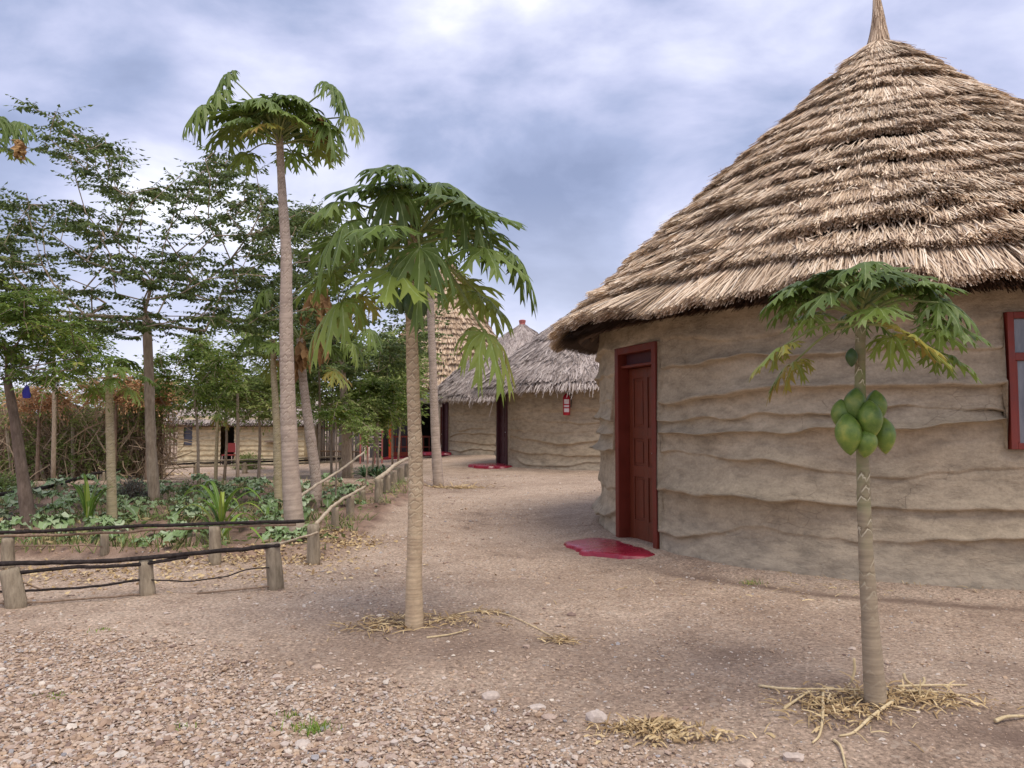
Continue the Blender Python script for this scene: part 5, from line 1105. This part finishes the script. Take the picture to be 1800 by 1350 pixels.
stalk([(1570, 1242, .02), (1530, 1268, .01), (1500, 1290, 0), (1475, 1296, 0)], 0.0061, 'stalk running forward and left from the fruiting papaya foot')
stalk([(1578, 1212, .01), (1640, 1210, .01), (1700, 1206, 0)], 0.0054, 'upper long stalk lying right of the fruiting papaya trunk')
stalk([(1575, 1220, .01), (1640, 1222, .01), (1697, 1225, 0)], 0.0054, 'lower long stalk lying right of the fruiting papaya trunk')
stalk([(1570, 1247, .01), (1618, 1252, 0)], 0.0041, 'short stalk right of the fruiting papaya foot')
stalk([(1466, 1303, 0), (1478, 1320, .01), (1487, 1352, 0)], 0.0054, 'bent pale stalk at the bottom edge of the yard')
stalk([(1750, 1274, .01), (1775, 1268, .015), (1830, 1262, 0)], 0.0068, 'thick broken stalk at the right edge')
stalk([(1168, 1290, 0), (1200, 1284, .005), (1235, 1276, 0)], 0.0048, 'pale stick lying right of the dry leaf litter')
stalk([(750, 1122, 0), (790, 1118, .005), (824, 1108, 0)], 0.0048, 'pale stick right of the centre papaya foot')
stalk([(775, 1090, .0), (830, 1078, .01), (885, 1082, .01), (940, 1105, .005), (985, 1128, 0)], 0.0041, 'long thin brown stem trailing right of the centre papaya')
# upright broken stubs
def stub(px, py, dx, h, label):
    b = gp(px, py); a = Acc(); e = b + np.array([dx, .02, h]); tube(a, catmull([b, (b + e) / 2 + np.array([dx * .4, 0, 0]), e], 8), .007, 7, .4); tag(a.obj('fallen_stalk', M['straw'], None, True, loc=b), label, 'stalk', 'fallen leaf stalks')
stub(1496, 1200, .025, .11, 'stalk standing up behind the fruiting papaya foot on its left'); stub(1604, 1205, -.03, .05, 'short stub leaning up right of the fruiting papaya'); stub(1615, 1208, .035, .04, 'curved stub rising right of the fruiting papaya')
def litter(px, py, rx, ry, n, label, wid=.006, L=.06, name='dry_litter', mat='straw', hgt=.02, seed=0):
    c = gp(px, py); g = np.random.default_rng(seed + px); x = c[0] + g.normal(0, rx, n); y = c[1] + g.normal(0, ry, n); z = gh(x, y) + g.random(n) * hgt + .003; az = g.uniform(0, 6.28, n); l = L * g.uniform(.4, 1.5, n); d = np.stack([np.cos(az), np.sin(az), g.normal(0, .25, n)], -1)
    P0 = np.stack([x, y, z], -1); P2 = P0 + d * l[:, None]; P2[:, 2] = np.maximum(P2[:, 2], gh(P2[:, 0], P2[:, 1]) + .003); P1 = (P0 + P2) / 2 + np.array([0, 0, .006]); a = Acc(); ribbons(a, P0, P1, P2, nrm(np.stack([-d[:, 1], d[:, 0], g.normal(0, .6, n)], -1)), wid * g.uniform(.6, 1.6, n), g.random(n)); tag(a.obj(name, M[mat], None, loc=c), label, 'litter', kind='stuff')
M['brownleaf'] = mat_leaf('dead_leaf_litter', [(0, (.28, .18, .09)), (.5, (.50, .36, .18)), (1, (.70, .55, .31))], None, .1, .8)
litter(1590, 1228, .17, .06, 420, 'dry straw heap around the foot of the fruiting papaya', seed=1, mat='brownleaf'); litter(1470, 1245, .12, .10, 330, 'loose dry straw left of the fruiting papaya foot', seed=2, mat='brownleaf')
litter(1200, 1300, .14, .03, 150, 'golden dry leaf litter on the dirt at the bottom centre', .008, .04, seed=3, mat='brownleaf'); litter(1130, 1283, .10, .02, 190, 'thin dry litter beside the round grey stone', seed=8, mat='brownleaf')
litter(680, 1100, .16, .10, 240, 'brown twigs and straw heaped left of the centre papaya foot', .006, .08, seed=4, mat='twiglit' if 'twiglit' in M else 'brownleaf'); litter(780, 1092, .16, .07, 140, 'brown twigs right of the centre papaya foot', .006, .07, seed=5, mat='brownleaf')
litter(860, 1078, .06, .03, 60, 'yellow dry scrap on the dirt right of the centre papaya', seed=6, mat='brownleaf'); litter(985, 1128, .05, .03, 80, 'pale dry flower head at the end of the thin brown stem', seed=7, mat='brownleaf')
litter(590, 950, .22, .32, 520, 'fallen brown leaves in the corner of the garden fence', .02, .035, mat='brownleaf', seed=9); litter(440, 985, .5, .14, 500, 'fallen brown leaves between the two front fences', .017, .03, mat='brownleaf', seed=10)
litter(800, 858, .35, .15, 300, 'dry grass round the foot of the slender papaya', .012, .12, mat='brownleaf', seed=11); litter(200, 1010, 1.0, .3, 700, 'leaf scraps scattered behind the front fence', .018, .035, mat='brownleaf', seed=12); litter(100, 835, 1.8, .6, 1600, 'leaf litter strip along the brushwood fence', .05, .08, mat='brownleaf', seed=13)
litter(1155, 1278, .06, .03, 120, 'gold leaf scraps just right of the round grey stone', .012, .03, seed=18, mat='brownleaf')
litter(1500, 1030, 1.0, .25, 200, 'small twigs along the foot of the big hut wall', .006, .06, mat='brownleaf', seed=14)
def grass(px, py, n, r, h, label, seed):
    c = gp(px, py); g = np.random.default_rng(seed); x = c[0] + g.normal(0, r, n); y = c[1] + g.normal(0, r * .7, n); P0 = np.stack([x, y, gh(x, y)], -1); d = np.stack([g.normal(0, .6, n), g.normal(0, .6, n), np.ones(n)], -1); l = h * g.uniform(.5, 1.3, n)[:, None]; P2 = P0 + nrm(d) * l; a = Acc(); ribbons(a, P0, (P0 + P2) / 2 + np.array([0, 0, .005]), P2, nrm(g.normal(size=(n, 3)) * [1, 1, .1]), .004, g.random(n), .2); tag(a.obj('grass_tuft', M['corn'], None, loc=c), label, 'grass', kind='stuff')
grass(550, 1285, 130, .055, .045, 'small green grass tuft in the foreground gravel', 1); grass(510, 1262, 50, .03, .03, 'sparse grass blades left of the small tuft in the gravel', 2); grass(180, 1108, 30, .03, .02, 'tiny weed on the dirt below the front fence', 3); grass(325, 1280, 40, .03, .02, 'tiny grey green weed in the gravel', 4); grass(1322, 1027, 60, .05, .04, 'small dark weed at the foot of the big hut wall', 5); grass(97, 1225, 40, .04, .02, 'tiny weed in the gravel at the left', 6)
def bed_weeds():
    n = 9000; Y = rng.uniform(7.25, 15.5, n); X = -1.85 - rng.random(n) * (Y * .70 - 1.4); k = vn(X * 1.6, Y * 1.6, seed=91) > .5; X, Y = X[k], Y[k]; n = len(X)
    P0 = np.stack([X, Y, gh(X, Y)], -1); d = nrm(np.stack([rng.normal(0, .7, n), rng.normal(0, .7, n), np.ones(n)], -1)); L = rng.uniform(.05, .24, n)[:, None]; P2 = P0 + d * L; a = Acc()
    ribbons(a, P0, (P0 + P2) / 2 + np.array([0, 0, .01]), P2, nrm(rng.normal(size=(n, 3)) * [1, 1, .1]), .012, rng.random(n), .3)
    m = 2600; X = -1.8 - rng.random(m) * (9.5 * .70 - 1.4); Y = rng.uniform(7.2, 14, m); D = rng.normal(size=(m, 3)); D[:, 2] = abs(D[:, 2]) * .4; k = vn(X * 1.3, Y * 1.3, seed=93) > .55
    leaves(a, np.stack([X, Y, gh(X, Y) + .03 + rng.random(m) * .08], -1)[k], D[k], rng.uniform(.04, .11, k.sum()), .045, rng.random(k.sum()))
    tag(a.obj('bed_weeds', M['weed']), 'low mixed weeds and grass blades between the kale plants', 'weeds', kind='stuff')
M['weed'] = mat_leaf('weed_leaf', [(0, (.10, .15, .04)), (.5, (.20, .26, .08)), (.8, (.38, .36, .16)), (1, (.50, .38, .20))], None, .25, .7)
bed_weeds()
